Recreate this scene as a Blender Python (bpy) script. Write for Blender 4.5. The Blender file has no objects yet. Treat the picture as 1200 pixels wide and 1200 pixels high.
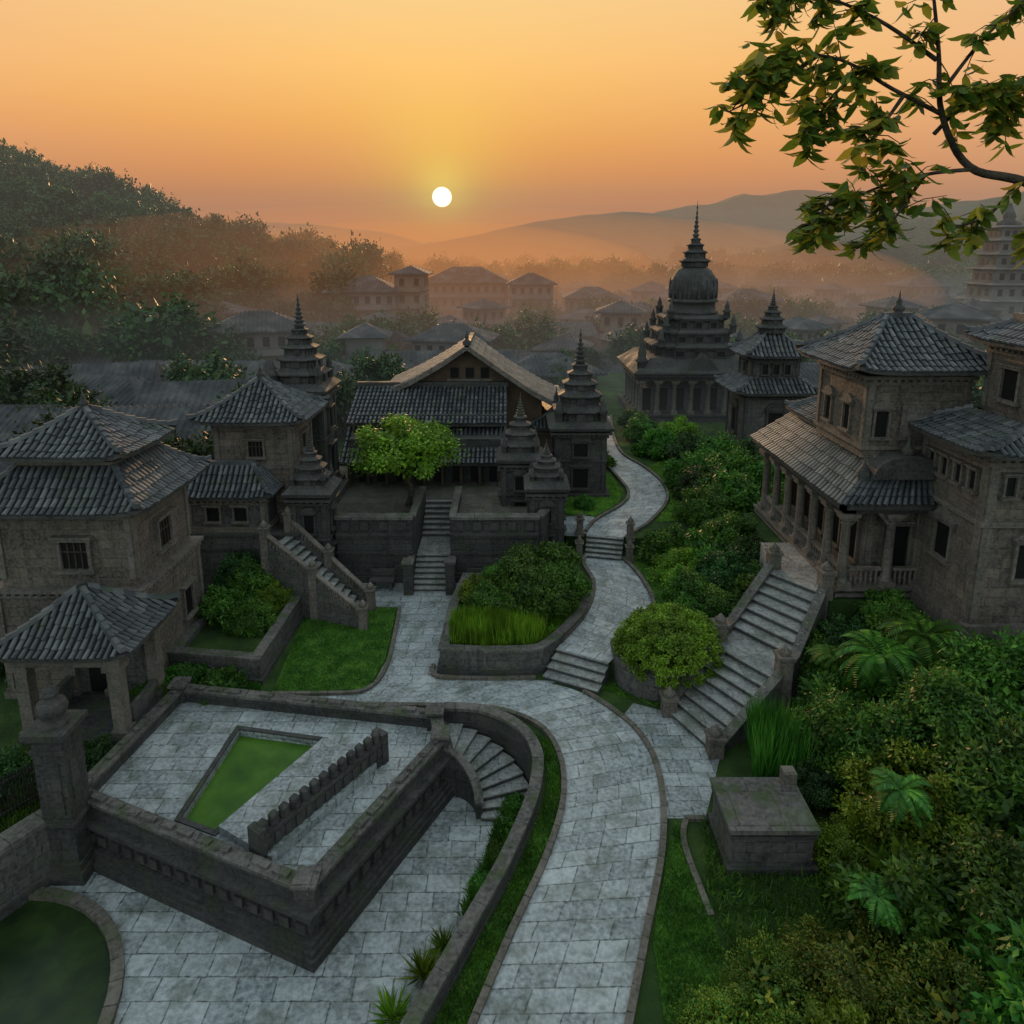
import bpy, math, random
import numpy as np
from mathutils import Vector, noise
from mathutils.geometry import tessellate_polygon
R=random.Random(7); rng=np.random.default_rng(7)
scene=bpy.context.scene
COL=scene.collection

# ------------------------------------------------------------------ materials
def newmat(name):
    m=bpy.data.materials.new(name); m.use_nodes=True
    nt=m.node_tree; b=nt.nodes['Principled BSDF']
    return m,nt,b
def N(nt,t,**k):
    n=nt.nodes.new(t)
    for a,v in k.items(): setattr(n,a,v)
    return n
def mix(nt,a,b,f,mode='MIX'):
    n=nt.nodes.new('ShaderNodeMix'); n.data_type='RGBA'; n.blend_type=mode
    for s,v in ((6,a),(7,b),(0,f)):
        if hasattr(v,'is_linked') or hasattr(v,'links'): nt.links.new(v,n.inputs[s])
        elif isinstance(v,(tuple,list)): n.inputs[s].default_value=(*v[:3],1)
        else: n.inputs[s].default_value=v
    return n.outputs[2]
def noise_f(nt,scale,detail=3,lo=.4,hi=.6,vec=None,rough=.55):
    n=N(nt,'ShaderNodeTexNoise'); n.inputs['Scale'].default_value=scale; n.inputs['Detail'].default_value=detail
    n.inputs['Roughness'].default_value=rough
    if vec is None:
        g=N(nt,'ShaderNodeNewGeometry'); vec=g.outputs['Position']
    nt.links.new(vec,n.inputs['Vector'])
    r=N(nt,'ShaderNodeMapRange'); r.inputs[1].default_value=lo; r.inputs[2].default_value=hi
    nt.links.new(n.outputs[0],r.inputs[0])
    return r.outputs[0]
def math_n(nt,op,a,b=None):
    n=N(nt,'ShaderNodeMath',operation=op)
    for i,v in enumerate((a,b)):
        if v is None: continue
        if hasattr(v,'links'): nt.links.new(v,n.inputs[i])
        else: n.inputs[i].default_value=v
    return n.outputs[0]
def stone(name,c1,c2,mortar,bw=.7,bh=.32,ms=.012,stain=.55,moss=.35,mosscol=(.035,.06,.012),rough=.85,bump=.5,offset=.5,spec=.3):
    m,nt,b=newmat(name)
    uv=N(nt,'ShaderNodeUVMap')
    br=N(nt,'ShaderNodeTexBrick'); br.offset=offset; br.squash=.75; br.squash_frequency=3
    nz=N(nt,'ShaderNodeTexNoise'); nz.inputs['Scale'].default_value=2.5; nz.inputs['Detail'].default_value=1
    nt.links.new(uv.outputs[0],nz.inputs['Vector'])
    va=N(nt,'ShaderNodeVectorMath',operation='MULTIPLY_ADD'); nt.links.new(nz.outputs[1],va.inputs[0]); va.inputs[1].default_value=(.06,.06,0)
    nt.links.new(uv.outputs[0],va.inputs[2])
    nt.links.new(va.outputs[0],br.inputs['Vector'])
    br.inputs['Scale'].default_value=1; br.inputs['Brick Width'].default_value=bw; br.inputs['Row Height'].default_value=bh
    br.inputs['Mortar Size'].default_value=ms; br.inputs['Mortar Smooth'].default_value=.3; br.inputs['Bias'].default_value=0
    br.inputs['Color1'].default_value=(*c1,1); br.inputs['Color2'].default_value=(*c2,1); br.inputs['Mortar'].default_value=(*mortar,1)
    col=br.outputs[0]
    f1=noise_f(nt,.8,5,.35,.7)
    dark=tuple(x*.28 for x in c2)
    col=mix(nt,col,dark,math_n(nt,'MULTIPLY',f1,stain))
    g=N(nt,'ShaderNodeNewGeometry'); mp=N(nt,'ShaderNodeMapping'); mp.inputs['Scale'].default_value=(3.5,3.5,.35)
    nt.links.new(g.outputs['Position'],mp.inputs[0])
    f2=noise_f(nt,1,3,.5,.7,mp.outputs[0])
    col=mix(nt,col,dark,math_n(nt,'MULTIPLY',f2,stain))
    f5=noise_f(nt,9,4,.35,.75); col=mix(nt,col,tuple(min(1,x*1.8) for x in c1),math_n(nt,'MULTIPLY',f5,.45))
    if moss>0:
        sp=N(nt,'ShaderNodeSeparateXYZ'); nt.links.new(g.outputs['Normal'],sp.inputs[0])
        up=N(nt,'ShaderNodeMapRange'); up.inputs[1].default_value=-.2; up.inputs[2].default_value=1; up.inputs[3].default_value=.35; nt.links.new(sp.outputs[2],up.inputs[0])
        f3=noise_f(nt,1.3,5,.5,.64); f3=math_n(nt,'MULTIPLY',math_n(nt,'MULTIPLY',f3,up.outputs[0]),moss)
        col=mix(nt,col,mosscol,f3)
    nt.links.new(col,b.inputs['Base Color'])
    b.inputs['Specular IOR Level'].default_value=spec
    rr=N(nt,'ShaderNodeMapRange'); rr.inputs[3].default_value=rough-.18; rr.inputs[4].default_value=min(1,rough+.1); nt.links.new(f1,rr.inputs[0]); nt.links.new(rr.outputs[0],b.inputs['Roughness'])
    bm=N(nt,'ShaderNodeBump'); bm.inputs['Strength'].default_value=bump; bm.inputs['Distance'].default_value=.045
    f4=noise_f(nt,7,4,0,1)
    h=math_n(nt,'SUBTRACT',math_n(nt,'MULTIPLY',f4,.9),br.outputs[1])
    nt.links.new(h,bm.inputs['Height']); nt.links.new(bm.outputs[0],b.inputs['Normal'])
    return m
def noisy(name,cols,scale=3,rough=.9,bump=.4,bscale=12,spec=.2,detail=4,lo=.3,hi=.7):
    m,nt,b=newmat(name)
    f=noise_f(nt,scale,detail,lo,hi)
    cr=N(nt,'ShaderNodeValToRGB'); nt.links.new(f,cr.inputs[0])
    el=cr.color_ramp.elements
    el[0].color=(*cols[0],1); el[1].color=(*cols[-1],1)
    for i,c in enumerate(cols[1:-1]):
        e=el.new((i+1)/(len(cols)-1)); e.color=(*c,1)
    nt.links.new(cr.outputs[0],b.inputs['Base Color'])
    b.inputs['Roughness'].default_value=rough; b.inputs['Specular IOR Level'].default_value=spec
    if bump>0:
        bm=N(nt,'ShaderNodeBump'); bm.inputs['Strength'].default_value=bump; bm.inputs['Distance'].default_value=.05
        nt.links.new(noise_f(nt,bscale,3,0,1),bm.inputs['Height']); nt.links.new(bm.outputs[0],b.inputs['Normal'])
    return m
def tilemat(name,cols):
    m,nt,b=newmat(name)
    g=N(nt,'ShaderNodeNewGeometry'); cr=N(nt,'ShaderNodeValToRGB')
    f=noise_f(nt,1.5,4,.3,.7)
    s=math_n(nt,'ADD',math_n(nt,'MULTIPLY',g.outputs['Random Per Island'],.55),math_n(nt,'MULTIPLY',f,.5))
    nt.links.new(s,cr.inputs[0]); el=cr.color_ramp.elements
    el[0].color=(*cols[0],1); el[1].color=(*cols[-1],1)
    for i,c in enumerate(cols[1:-1]):
        e=el.new((i+1)/(len(cols)-1)); e.color=(*c,1)
    fm=noise_f(nt,1.1,4,.56,.68); col=mix(nt,cr.outputs[0],(.04,.06,.015),math_n(nt,'MULTIPLY',fm,.5))
    nt.links.new(col,b.inputs['Base Color']); b.inputs['Roughness'].default_value=.55; b.inputs['Specular IOR Level'].default_value=.5
    return m
def leafmat(name,c0,c1,c2,trans=.3,dark=.6):
    m,nt,b=newmat(name)
    g=N(nt,'ShaderNodeNewGeometry'); cr=N(nt,'ShaderNodeValToRGB')
    nt.links.new(g.outputs['Random Per Island'],cr.inputs[0])
    el=cr.color_ramp.elements; el[0].color=(*c0,1); el[1].color=(*c2,1); e=el.new(.6); e.color=(*c1,1)
    oi=N(nt,'ShaderNodeObjectInfo'); hs=N(nt,'ShaderNodeHueSaturation')
    mr=N(nt,'ShaderNodeMapRange'); mr.inputs[3].default_value=.65; mr.inputs[4].default_value=1.35; nt.links.new(oi.outputs['Random'],mr.inputs[0]); nt.links.new(mr.outputs[0],hs.inputs['Value'])
    mh=N(nt,'ShaderNodeMapRange'); mh.inputs[3].default_value=.47; mh.inputs[4].default_value=.515; nt.links.new(oi.outputs['Random'],mh.inputs[0]); nt.links.new(mh.outputs[0],hs.inputs['Hue'])
    f=noise_f(nt,1.1,2,.4,.6); col=mix(nt,cr.outputs[0],tuple(x*.35 for x in c0),math_n(nt,'MULTIPLY',f,dark))
    nt.links.new(col,hs.inputs['Color'])
    nt.links.new(hs.outputs[0],b.inputs['Base Color']); b.inputs['Roughness'].default_value=.5; b.inputs['Specular IOR Level'].default_value=.3
    t=N(nt,'ShaderNodeBsdfTranslucent'); nt.links.new(hs.outputs[0],t.inputs[0])
    ms=N(nt,'ShaderNodeMixShader'); ms.inputs[0].default_value=trans
    nt.links.new(b.outputs[0],ms.inputs[1]); nt.links.new(t.outputs[0],ms.inputs[2])
    nt.links.new(ms.outputs[0],nt.nodes['Material Output'].inputs['Surface'])
    return m
M={}
M['wall']=stone('temple_stone',(.145,.117,.092),(.072,.062,.053),(.022,.02,.018),.75,.36,moss=.25,stain=.7)
M['wallgrey']=stone('grey_stone',(.098,.094,.085),(.047,.046,.043),(.015,.015,.015),.65,.32,moss=.4,stain=.65)
M['dark']=stone('dark_stone',(.056,.054,.05),(.029,.029,.029),(.008,.008,.008),.9,.34,moss=.5,stain=.6)
M['trim']=stone('carved_stone',(.145,.122,.10),(.082,.073,.063),(.035,.035,.032),1.3,.5,ms=.008,moss=.35)
M['darktrim']=stone('dark_carved_stone',(.058,.055,.05),(.032,.032,.031),(.01,.01,.01),1.1,.4,ms=.008,moss=.35)
M['cap']=stone('coping_stone',(.12,.112,.098),(.06,.058,.053),(.01,.01,.01),1.2,1.2,ms=.018,moss=.65,stain=.75)
M['tile']=tilemat('roof_tile',[(.016,.019,.022),(.036,.04,.044),(.068,.073,.075),(.125,.125,.12)])
M['tilebase']=noisy('roof_bed',[(.008,.009,.009),(.02,.02,.018)],2,.9,0)
M['pave']=stone('paving_stone',(.33,.355,.35),(.135,.158,.163),(.018,.024,.018),.95,.58,ms=.02,stain=.55,moss=.45,mosscol=(.045,.062,.025),rough=.5,bump=.5,spec=.5)
M['court']=stone('courtyard_earth',(.11,.10,.08),(.07,.065,.055),(.03,.03,.025),.9,.6,moss=.5)
M['kerb']=stone('kerb_stone',(.13,.112,.09),(.075,.067,.058),(.018,.018,.018),.8,.8,ms=.02,moss=.6)
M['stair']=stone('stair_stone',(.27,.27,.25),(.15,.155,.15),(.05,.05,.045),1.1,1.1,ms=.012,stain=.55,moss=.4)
M['riser']=stone('shaded_stair_stone',(.075,.075,.07),(.045,.047,.045),(.03,.03,.03),1.1,1.1,ms=.012,stain=.5,moss=.3)  # darker copy of the stair stone; step shading painted into the risers
M['grass']=noisy('lawn_grass',[(.02,.06,.007),(.045,.12,.012),(.08,.17,.02)],1.7,.95,.8,30)
M['soil']=noisy('ground_cover',[(.015,.032,.009),(.025,.052,.011),(.045,.08,.015)],.9,.95,.9,9)
M['water']=noisy('algae_water',[(.02,.07,.004),(.038,.105,.006),(.06,.14,.01)],1.1,.5,.05,20,.25)
M['pond']=noisy('pond_water',[(.008,.018,.006),(.015,.03,.008),(.025,.048,.01)],1.3,.35,.05,12,.25)
M['dark_panel']=noisy('dark_opening_panel',[(.005,.005,.006),(.010,.009,.008)],3,.6,0)  # near-black panels on uncut walls; the shade inside openings is painted
M['wood']=noisy('old_wood',[(.03,.022,.016),(.07,.05,.035)],5,.8)
M['iron']=noisy('iron',[(.012,.012,.012),(.03,.028,.025)],5,.5,0)
M['bark']=noisy('bark',[(.02,.015,.01),(.05,.038,.026),(.08,.065,.045)],7,.95,.8,22)
M['hall']=noisy('hall_plaster',[(.07,.05,.035),(.12,.085,.058)],1.2,.9)
M['roofpale']=tilemat('pale_hazed_roof',[(.055,.05,.043),(.10,.09,.076),(.155,.137,.113),(.23,.2,.165)])  # paler, warmer tile; the hall roof's sunlit haze is put into this colour
M['town1']=noisy('town_wall',[(.08,.08,.08),(.17,.165,.155)],.3,.9,0)
M['town2']=noisy('town_wall_warm',[(.10,.085,.07),(.19,.16,.13)],.3,.9,0)
M['townroof']=noisy('town_roof',[(.025,.028,.032),(.05,.052,.054),(.10,.10,.095)],.5,.8,0)
M['hill']=noisy('hill_forest',[(.012,.026,.012),(.03,.055,.02),(.05,.075,.03)],.06,.95,1,.12,detail=8)
M['leafA']=leafmat('leaves_green',(.03,.105,.012),(.06,.18,.018),(.13,.28,.028))
M['leafB']=leafmat('leaves_yellowgreen',(.08,.17,.010),(.15,.29,.016),(.27,.40,.03))
M['leafC']=leafmat('leaves_dark',(.018,.06,.014),(.035,.095,.02),(.065,.15,.026))
M['leafD']=leafmat('leaves_distant',(.018,.045,.012),(.036,.078,.018),(.07,.12,.028),.2,.45)
M['leafT']=leafmat('leaves_overhang',(.07,.18,.016),(.15,.29,.03),(.44,.44,.055),.5,.2)
M['leafY']=leafmat('leaves_flowering',(.055,.14,.013),(.12,.22,.022),(.36,.32,.035))

# ------------------------------------------------------------------ mesh builder
class MB:
    def __init__(s,mat): s.v=[];s.f=[];s.uv={};s.sm=set();s.mat=mat
    def add(s,pts):
        i=len(s.v); s.v.extend([tuple(p) for p in pts]); return i
    def face(s,pts,uv=None,smooth=False):
        i=s.add(pts); 
        if uv: s.uv[len(s.f)]=uv
        if smooth: s.sm.add(len(s.f))
        s.f.append(tuple(range(i,i+len(pts))))
    def loft(s,rings,top=True,bottom=False,smooth=False,closed=True):
        n=len(rings[0]); idx=[s.add(r) for r in rings]
        for a,b in zip(idx[:-1],idx[1:]):
            for k in range(n if closed else n-1):
                k2=(k+1)%n
                if smooth: s.sm.add(len(s.f))
                s.f.append((a+k,a+k2,b+k2,b+k))
        if top: s.f.append(tuple(idx[-1]+k for k in range(n)))
        if bottom: s.f.append(tuple(idx[0]+k for k in reversed(range(n))))
    def box(s,x0,y0,z0,x1,y1,z1):
        p=[(x0,y0),(x1,y0),(x1,y1),(x0,y1)]
        s.loft([[(*q,z0) for q in p],[(*q,z1) for q in p]],True,True)
    def rbox(s,cx,cy,hx,hy,z0,z1): s.box(cx-hx,cy-hy,z0,cx+hx,cy+hy,z1)
    def lbox(s,O,g,o,a0,a1,b0,b1,z0,z1):
        P=lambda a,b:(O[0]+g[0]*a+o[0]*b,O[1]+g[1]*a+o[1]*b)
        q=[P(a0,b0),P(a1,b0),P(a1,b1),P(a0,b1)]
        s.loft([[(*t,z0) for t in q],[(*t,z1) for t in q]],True,True)
    def prism(s,poly,z0,z1,holes=(),top=True,inner=True,sides=True):
        A=sum(poly[i][0]*poly[(i+1)%len(poly)][1]-poly[(i+1)%len(poly)][0]*poly[i][1] for i in range(len(poly)))
        if A<0: poly=poly[::-1]
        if sides: s.loft([[(*q,z0) for q in poly],[(*q,z1) for q in poly]],False,False)
        if inner:
            for h in holes: s.loft([[(*q,z0) for q in h],[(*q,z1) for q in h]],False,False)
        if top:
            loops=[[Vector((*q,z1)) for q in poly]]+[[Vector((*q,z1)) for q in h] for h in holes]
            flat=[v for l in loops for v in l]
            for t in tessellate_polygon(loops):
                a,b,c=[flat[i] for i in t]
                if (b-a).cross(c-a).z<0: b,c=c,b
                s.face([a,b,c])
    def lathe(s,cx,cy,prof,n=14,smooth=True,sx=1,sy=1):
        s.loft([[(cx+r*sx*math.cos(2*math.pi*k/n),cy+r*sy*math.sin(2*math.pi*k/n),z) for k in range(n)] for r,z in prof],True,False,smooth)
    def plan(s,cx,cy,prof,plan):
        s.loft([[(cx+r*x,cy+r*y,z) for x,y in plan] for r,z in prof],True,False)
def uvs(me,custom):
    uvl=me.uv_layers.new(name='UVMap'); d=uvl.data; V=me.vertices
    for p in me.polygons:
        cu=custom.get(p.index)
        if cu:
            for li,c in zip(p.loop_indices,cu): d[li].uv=c
            continue
        n=p.normal
        if abs(n.z)>.75:
            for li in p.loop_indices:
                c=V[me.loops[li].vertex_index].co; d[li].uv=(c.x,c.y)
        else:
            l=math.hypot(n.x,n.y) or 1; tx,ty=-n.y/l,n.x/l
            for li in p.loop_indices:
                c=V[me.loops[li].vertex_index].co; d[li].uv=(c.x*tx+c.y*ty,c.z)
def link(o): COL.objects.link(o); return o
def mesh_obj(name,mbs,parent=None,fast=False):
    me=bpy.data.meshes.new(name); v=[];f=[];mi=[];cu={};sm=[]
    for k,mb in enumerate(mbs):
        off=len(v); fo=len(f); v+=mb.v; f+=[tuple(i+off for i in q) for q in mb.f]; mi+=[k]*len(mb.f)
        for a,b in mb.uv.items(): cu[a+fo]=b
        sm+=[i in mb.sm for i in range(len(mb.f))]
        me.materials.append(mb.mat)
    me.from_pydata(v,[],f); me.polygons.foreach_set('material_index',mi); me.polygons.foreach_set('use_smooth',sm)
    me.update()
    if not fast: uvs(me,cu)
    o=link(bpy.data.objects.new(name,me))
    if parent: o.parent=parent
    return o
class Asm:
    def __init__(s,name): s.name=name; s.parts={}
    def p(s,part,mat):
        if part not in s.parts: s.parts[part]=MB(M[mat])
        return s.parts[part]
    def build(s,join=False):
        if join or len(s.parts)==1: return mesh_obj(s.name,list(s.parts.values()))
        e=link(bpy.data.objects.new(s.name,None))
        for k,mb in s.parts.items():
            if mb.f: mesh_obj(k,[mb],e)
        return e
def single(name,mat): a=Asm(name); return a,a.p(name,mat)

# ------------------------------------------------------------------ curves / paths
def cr(pts,n=6):
    out=[]; P=[pts[0]]+list(pts)+[pts[-1]]
    for i in range(1,len(P)-2):
        for k in range(n):
            t=k/n; a,b,c,d=P[i-1],P[i],P[i+1],P[i+2]
            out.append(tuple(.5*((2*b[j])+(-a[j]+c[j])*t+(2*a[j]-5*b[j]+4*c[j]-d[j])*t*t+(-a[j]+3*b[j]-3*c[j]+d[j])*t**3) for j in range(len(b))))
    out.append(tuple(pts[-1])); return out
def normals2(pts,closed=False):
    o=[]; n=len(pts)
    for i in range(n):
        a=pts[(i-1)%n] if (closed or i>0) else pts[i]; b=pts[(i+1)%n] if (closed or i<n-1) else pts[i]; c=pts[i]
        def nn(p,q):
            dx,dy=q[0]-p[0],q[1]-p[1]; l=math.hypot(dx,dy) or 1; return (-dy/l,dx/l) if (dx or dy) else None
        n1=nn(a,c); n2=nn(c,b); n1=n1 or n2; n2=n2 or n1
        mx,my=n1[0]+n2[0],n1[1]+n2[1]; l=math.hypot(mx,my) or 1; mx/=l;my/=l
        k=1/max(.45,mx*n1[0]+my*n1[1]); o.append((mx*k,my*k))
    return o
def sweep(mb,pts,oL,oR,zlo,zhi,closed=False):
    ns=normals2(pts,closed); rings=[]
    for p,n in zip(pts,ns):
        z=p[2] if len(p)>2 else 0
        lo=zlo(z) if callable(zlo) else z+zlo; hi=zhi(z) if callable(zhi) else z+zhi
        L=(p[0]+n[0]*oL,p[1]+n[1]*oL); Rr=(p[0]-n[0]*oR,p[1]-n[1]*oR)
        rings.append([(*L,lo),(*L,hi),(*Rr,hi),(*Rr,lo)])
    m=len(rings); rng_=range(m if closed else m-1); dist=0
    for i in rng_:
        a,b=rings[i],rings[(i+1)%m]; d=math.hypot(b[0][0]-a[0][0],b[0][1]-a[0][1])
        mb.face([b[0],a[0],a[1],b[1]],[(dist+d,b[0][2]),(dist,a[0][2]),(dist,a[1][2]),(dist+d,b[1][2])])
        w=oL+oR
        mb.face([b[1],a[1],a[2],b[2]],[(dist+d,0.1),(dist,0.1),(dist,w+.1),(dist+d,w+.1)])
        mb.face([a[3],b[3],b[2],a[2]],[(dist,a[3][2]),(dist+d,b[3][2]),(dist+d,b[2][2]),(dist,a[2][2])])
        dist+=d
    if not closed:
        mb.face(rings[0]); mb.face(rings[-1][::-1])
def offset(poly,d):
    A=sum(poly[i][0]*poly[(i+1)%len(poly)][1]-poly[(i+1)%len(poly)][0]*poly[i][1] for i in range(len(poly)))
    sg=-1 if A>0 else 1
    return [(p[0]+n[0]*d*sg,p[1]+n[1]*d*sg) for p,n in zip(poly,normals2(poly,True))]
def ribbon(mb,L,Rt,z,n=8,w=3.1):
    L=cr(L,n);Rt=cr(Rt,n); v=0
    for i in range(min(len(L),len(Rt))-1):
        a,b,c,d=L[i],Rt[i],Rt[i+1],L[i+1]
        dl=(math.dist(a[:2],d[:2])+math.dist(b[:2],c[:2]))/2
        za=a[2] if len(a)>2 else z; zb=d[2] if len(d)>2 else z
        P=[(a[0],a[1],za),(b[0],b[1],za),(c[0],c[1],zb),(d[0],d[1],zb)]
        mb.face(P,[(0,v),(w,v),(w,v+dl),(0,v+dl)]); v+=dl
    return L,Rt

# ------------------------------------------------------------------ roofs
def tile_rib(mb,pts,w,h):
    for a,b in zip(pts[:-1],pts[1:]):
        a=Vector(a);b=Vector(b); d=(b-a)
        if d.length<1e-4: continue
        g=d.cross(Vector((0,0,1))); 
        if g.length<1e-5: continue
        g.normalize(); u=g.cross(d).normalized()
        if u.z<0: u=-u
        j=R.uniform(-.018,.018); a=a-d*R.uniform(.04,.14)+g*j; jw=w*R.uniform(.9,1.08)
        def ring(c,ww,hh): return [c-g*ww/2,c-g*ww*.28+u*hh,c+g*ww*.28+u*hh,c+g*ww/2]
        r0=ring(a+u*h*.4,jw,h*R.uniform(.9,1.15));r1=ring(b,jw*.8,h*.7)
        i=mb.add(r0+r1)
        for k in range(3): mb.f.append((i+k,i+k+1,i+5+k,i+4+k))
        mb.f.append((i,i+1,i+2,i+3))
def tiled_quad(mb,bed,A,B,C,D,sp=.26,tl=.4,h=.07,curve=0.0):
    A,B,C,D=[Vector(q) for q in (A,B,C,D)]
    def P(s,t):
        p=A.lerp(B,s).lerp(D.lerp(C,s),t); p.z-=curve*math.sin(math.pi*t); return p
    nt=8
    for i in range(nt): bed.face([P(0,i/nt),P(1,i/nt),P(1,(i+1)/nt),P(0,(i+1)/nt)])
    n=max(2,int((B-A).length/sp)); m=max(2,int((D-A).length/tl))
    for i in range(n):
        s=(i+.5)/n
        tile_rib(mb,[P(s,j/m)+Vector((0,0,.01)) for j in range(m+1)],(B-A).length/n*.72,h)
def hip_roof(asm,cx,cy,ex,ey,rx,ry,z0,z1,p=1.25,lift=.18,sp=.24,tl=.36,th=.14,h=.065,finial=.6,hipw=.1):
    T=asm.p('roof_tiles','tile'); B=asm.p('roof_bed','tilebase'); F=asm.p('eaves','darktrim')
    sides=[((0,-1),(1,0),ex,rx,ey,ry),((1,0),(0,1),ey,ry,ex,rx),((0,1),(-1,0),ex,rx,ey,ry),((-1,0),(0,-1),ey,ry,ex,rx)]
    def S(sd,a,t,frac=None):
        o,g,ea,ra,eo,ro=sd; ha=ea+(ra-ea)*t; ho=eo+(ro-eo)*t
        if frac is not None: a=frac*ha
        q=min(1,abs(a)/ha) if ha>1e-3 else 0
        z=z0+(z1-z0)*t**p+lift*q**5*(1-t)**2
        return Vector((cx+g[0]*a+o[0]*ho,cy+g[1]*a+o[1]*ho,z))
    ns,nt=12,6
    for sd in sides:
        g=[[S(sd,0,j/nt,-1+2*i/ns) for i in range(ns+1)] for j in range(nt+1)]
        for j in range(nt):
            for i in range(ns): B.face([g[j][i],g[j][i+1],g[j+1][i+1],g[j+1][i]])
        dn=Vector((0,0,-th)); c=Vector((cx,cy,z0-th))
        for i in range(ns):
            a,b=g[0][i],g[0][i+1]; F.face([a+dn,b+dn,b,a])
            F.face([c.lerp(a+dn,.45),c.lerp(b+dn,.45),b+dn,a+dn])
        o,gg,ea,ra,eo,ro=sd
        n=int(2*ea/sp); s2=2*ea/n
        for i in range(n):
            a=-ea+(i+.5)*s2; tm=1 if abs(a)<=ra else (ea-abs(a))/(ea-ra)
            ln=tm*math.hypot(eo-ro,z1-z0); m=int(ln/tl)
            if m<1: continue
            tile_rib(T,[S(sd,a,tm*j/m)+Vector((0,0,.005)) for j in range(m+1)],s2*.74,h)
        pts=[S(sd,0,j/8,1) for j in range(9)]
        pts[0]=pts[0]+(pts[0]-pts[1])*.12+Vector((0,0,.06))
        for a,b in zip(pts[:-1],pts[1:]):
            d=(b-a).normalized(); gv=d.cross(Vector((0,0,1))).normalized(); up=Vector((0,0,1))
            q=lambda c,w,hh:[c-gv*w,c-gv*w*.7+up*hh,c+gv*w*.7+up*hh,c+gv*w]
            i=T.add(q(a+up*.03,hipw*1.1,.17)+q(b+up*.01,hipw,.13))
            for k in range(3): T.f.append((i+k,i+k+1,i+5+k,i+4+k))
            T.f.append((i,i+1,i+2,i+3))
    if (rx>.2)!=(ry>.2): T.box(cx-rx-.06,cy-ry-.06,z1-.05,cx+rx+.06,cy+ry+.06,z1+.16)
    if finial>0:
        s=finial; T2=asm.p('finial','darktrim')
        T2.lathe(cx,cy,[(.32*s,z1-.05),(.36*s,z1+.1*s),(.2*s,z1+.2*s),(.3*s,z1+.34*s),(.3*s,z1+.44*s),(.12*s,z1+.6*s),(.16*s,z1+.72*s),(.06*s,z1+.9*s),(.01,z1+1.3*s)],10)

# ------------------------------------------------------------------ architectural parts
FACES=lambda cx,cy,hx,hy:{'S':((cx,cy-hy),(1,0),(0,-1),hx),'E':((cx+hx,cy),(0,1),(1,0),hy),'N':((cx,cy+hy),(-1,0),(0,1),hx),'W':((cx-hx,cy),(0,-1),(-1,0),hy)}
def body(asm,cx,cy,hx,hy,z0,z1,wall='wall',trim='trim',pil=.22,corn=.18,dent=True,plinth=True):
    W=asm.p('walls',wall);T=asm.p('mouldings',trim)
    W.rbox(cx,cy,hx,hy,z0,z1)
    if plinth:
        T.rbox(cx,cy,hx+.14,hy+.14,z0,z0+.3);T.rbox(cx,cy,hx+.08,hy+.08,z0+.3,z0+.42)
    T.rbox(cx,cy,hx+corn*.5,hy+corn*.5,z1-.34,z1-.22);T.rbox(cx,cy,hx+corn,hy+corn,z1-.12,z1+.01)
    for k,(O,g,o,h) in FACES(cx,cy,hx,hy).items():
        if k=='N': continue
        if pil:
            for a in (-h+.002,h-pil-.002): T.lbox(O,g,o,a,a+pil,-.02,.07,z0+.3,z1-.3)
        if dent:
            n=int(2*h/.3)
            for i in range(n):
                a=-h+(i+.5)*2*h/n; T.lbox(O,g,o,a-.07,a+.07,0,corn*.8,z1-.22,z1-.12)
def window(asm,cx,cy,hx,hy,face,a,z,w,h,ped=False,trim='trim',bars=False,arch=False):
    O,g,o,_=FACES(cx,cy,hx,hy)[face]
    V=asm.p('opening_panels','dark_panel');T=asm.p('frames',trim)
    V.lbox(O,g,o,a-w/2,a+w/2,0,.03,z,z+h)
    f=max(.08,w*.13)
    T.lbox(O,g,o,a-w/2-f,a-w/2,0,.13,z-.0,z+h);T.lbox(O,g,o,a+w/2,a+w/2+f,0,.13,z,z+h)
    T.lbox(O,g,o,a-w/2-f*1.4,a+w/2+f*1.4,0,.18,z+h,z+h+f*1.1);T.lbox(O,g,o,a-w/2-f*2,a+w/2+f*2,0,.26,z+h+f*1.1,z+h+f*1.7)
    T.lbox(O,g,o,a-w/2-f*1.6,a+w/2+f*1.6,0,.22,z-f*1.1,z)
    if bars:
        Wd=asm.p('window_bars','wood')
        for k in (-.25,0,.25): Wd.lbox(O,g,o,a+w*k-.02,a+w*k+.02,.035,.07,z,z+h)
        Wd.lbox(O,g,o,a-w/2,a+w/2,.035,.08,z+h*.6,z+h*.6+.04)
    if ped or arch:
        P=lambda aa,b,zz:(O[0]+g[0]*aa+o[0]*b,O[1]+g[1]*aa+o[1]*b,zz)
        zt=z+h+f*1.7; ww=w/2+f*1.8
        if arch: pr=[(ww*math.cos(t*math.pi/8),zt+ww*.7*math.sin(t*math.pi/8)) for t in range(9)]
        else: pr=[(ww,zt),(0,zt+ww*.8),(-ww,zt)]
        T.loft([[P(a+q,0,zz) for q,zz in pr],[P(a+q,.16,zz) for q,zz in pr]],True,True)
def column(mb,cx,cy,z0,z1,r=.17):
    mb.rbox(cx,cy,r*1.5,r*1.5,z0,z0+.22)
    mb.lathe(cx,cy,[(r*1.35,z0+.22),(r*1.35,z0+.3),(r*1.05,z0+.38),(r,z0+.45),(r*.86,z1-.55),(r*1.1,z1-.5),(r*.9,z1-.44),(r*1.2,z1-.34),(r*1.3,z1-.28)],12)
    mb.rbox(cx,cy,r*1.55,r*1.55,z1-.28,z1-.14); mb.rbox(cx,cy,r*1.9,r*1.9,z1-.14,z1)
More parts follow.
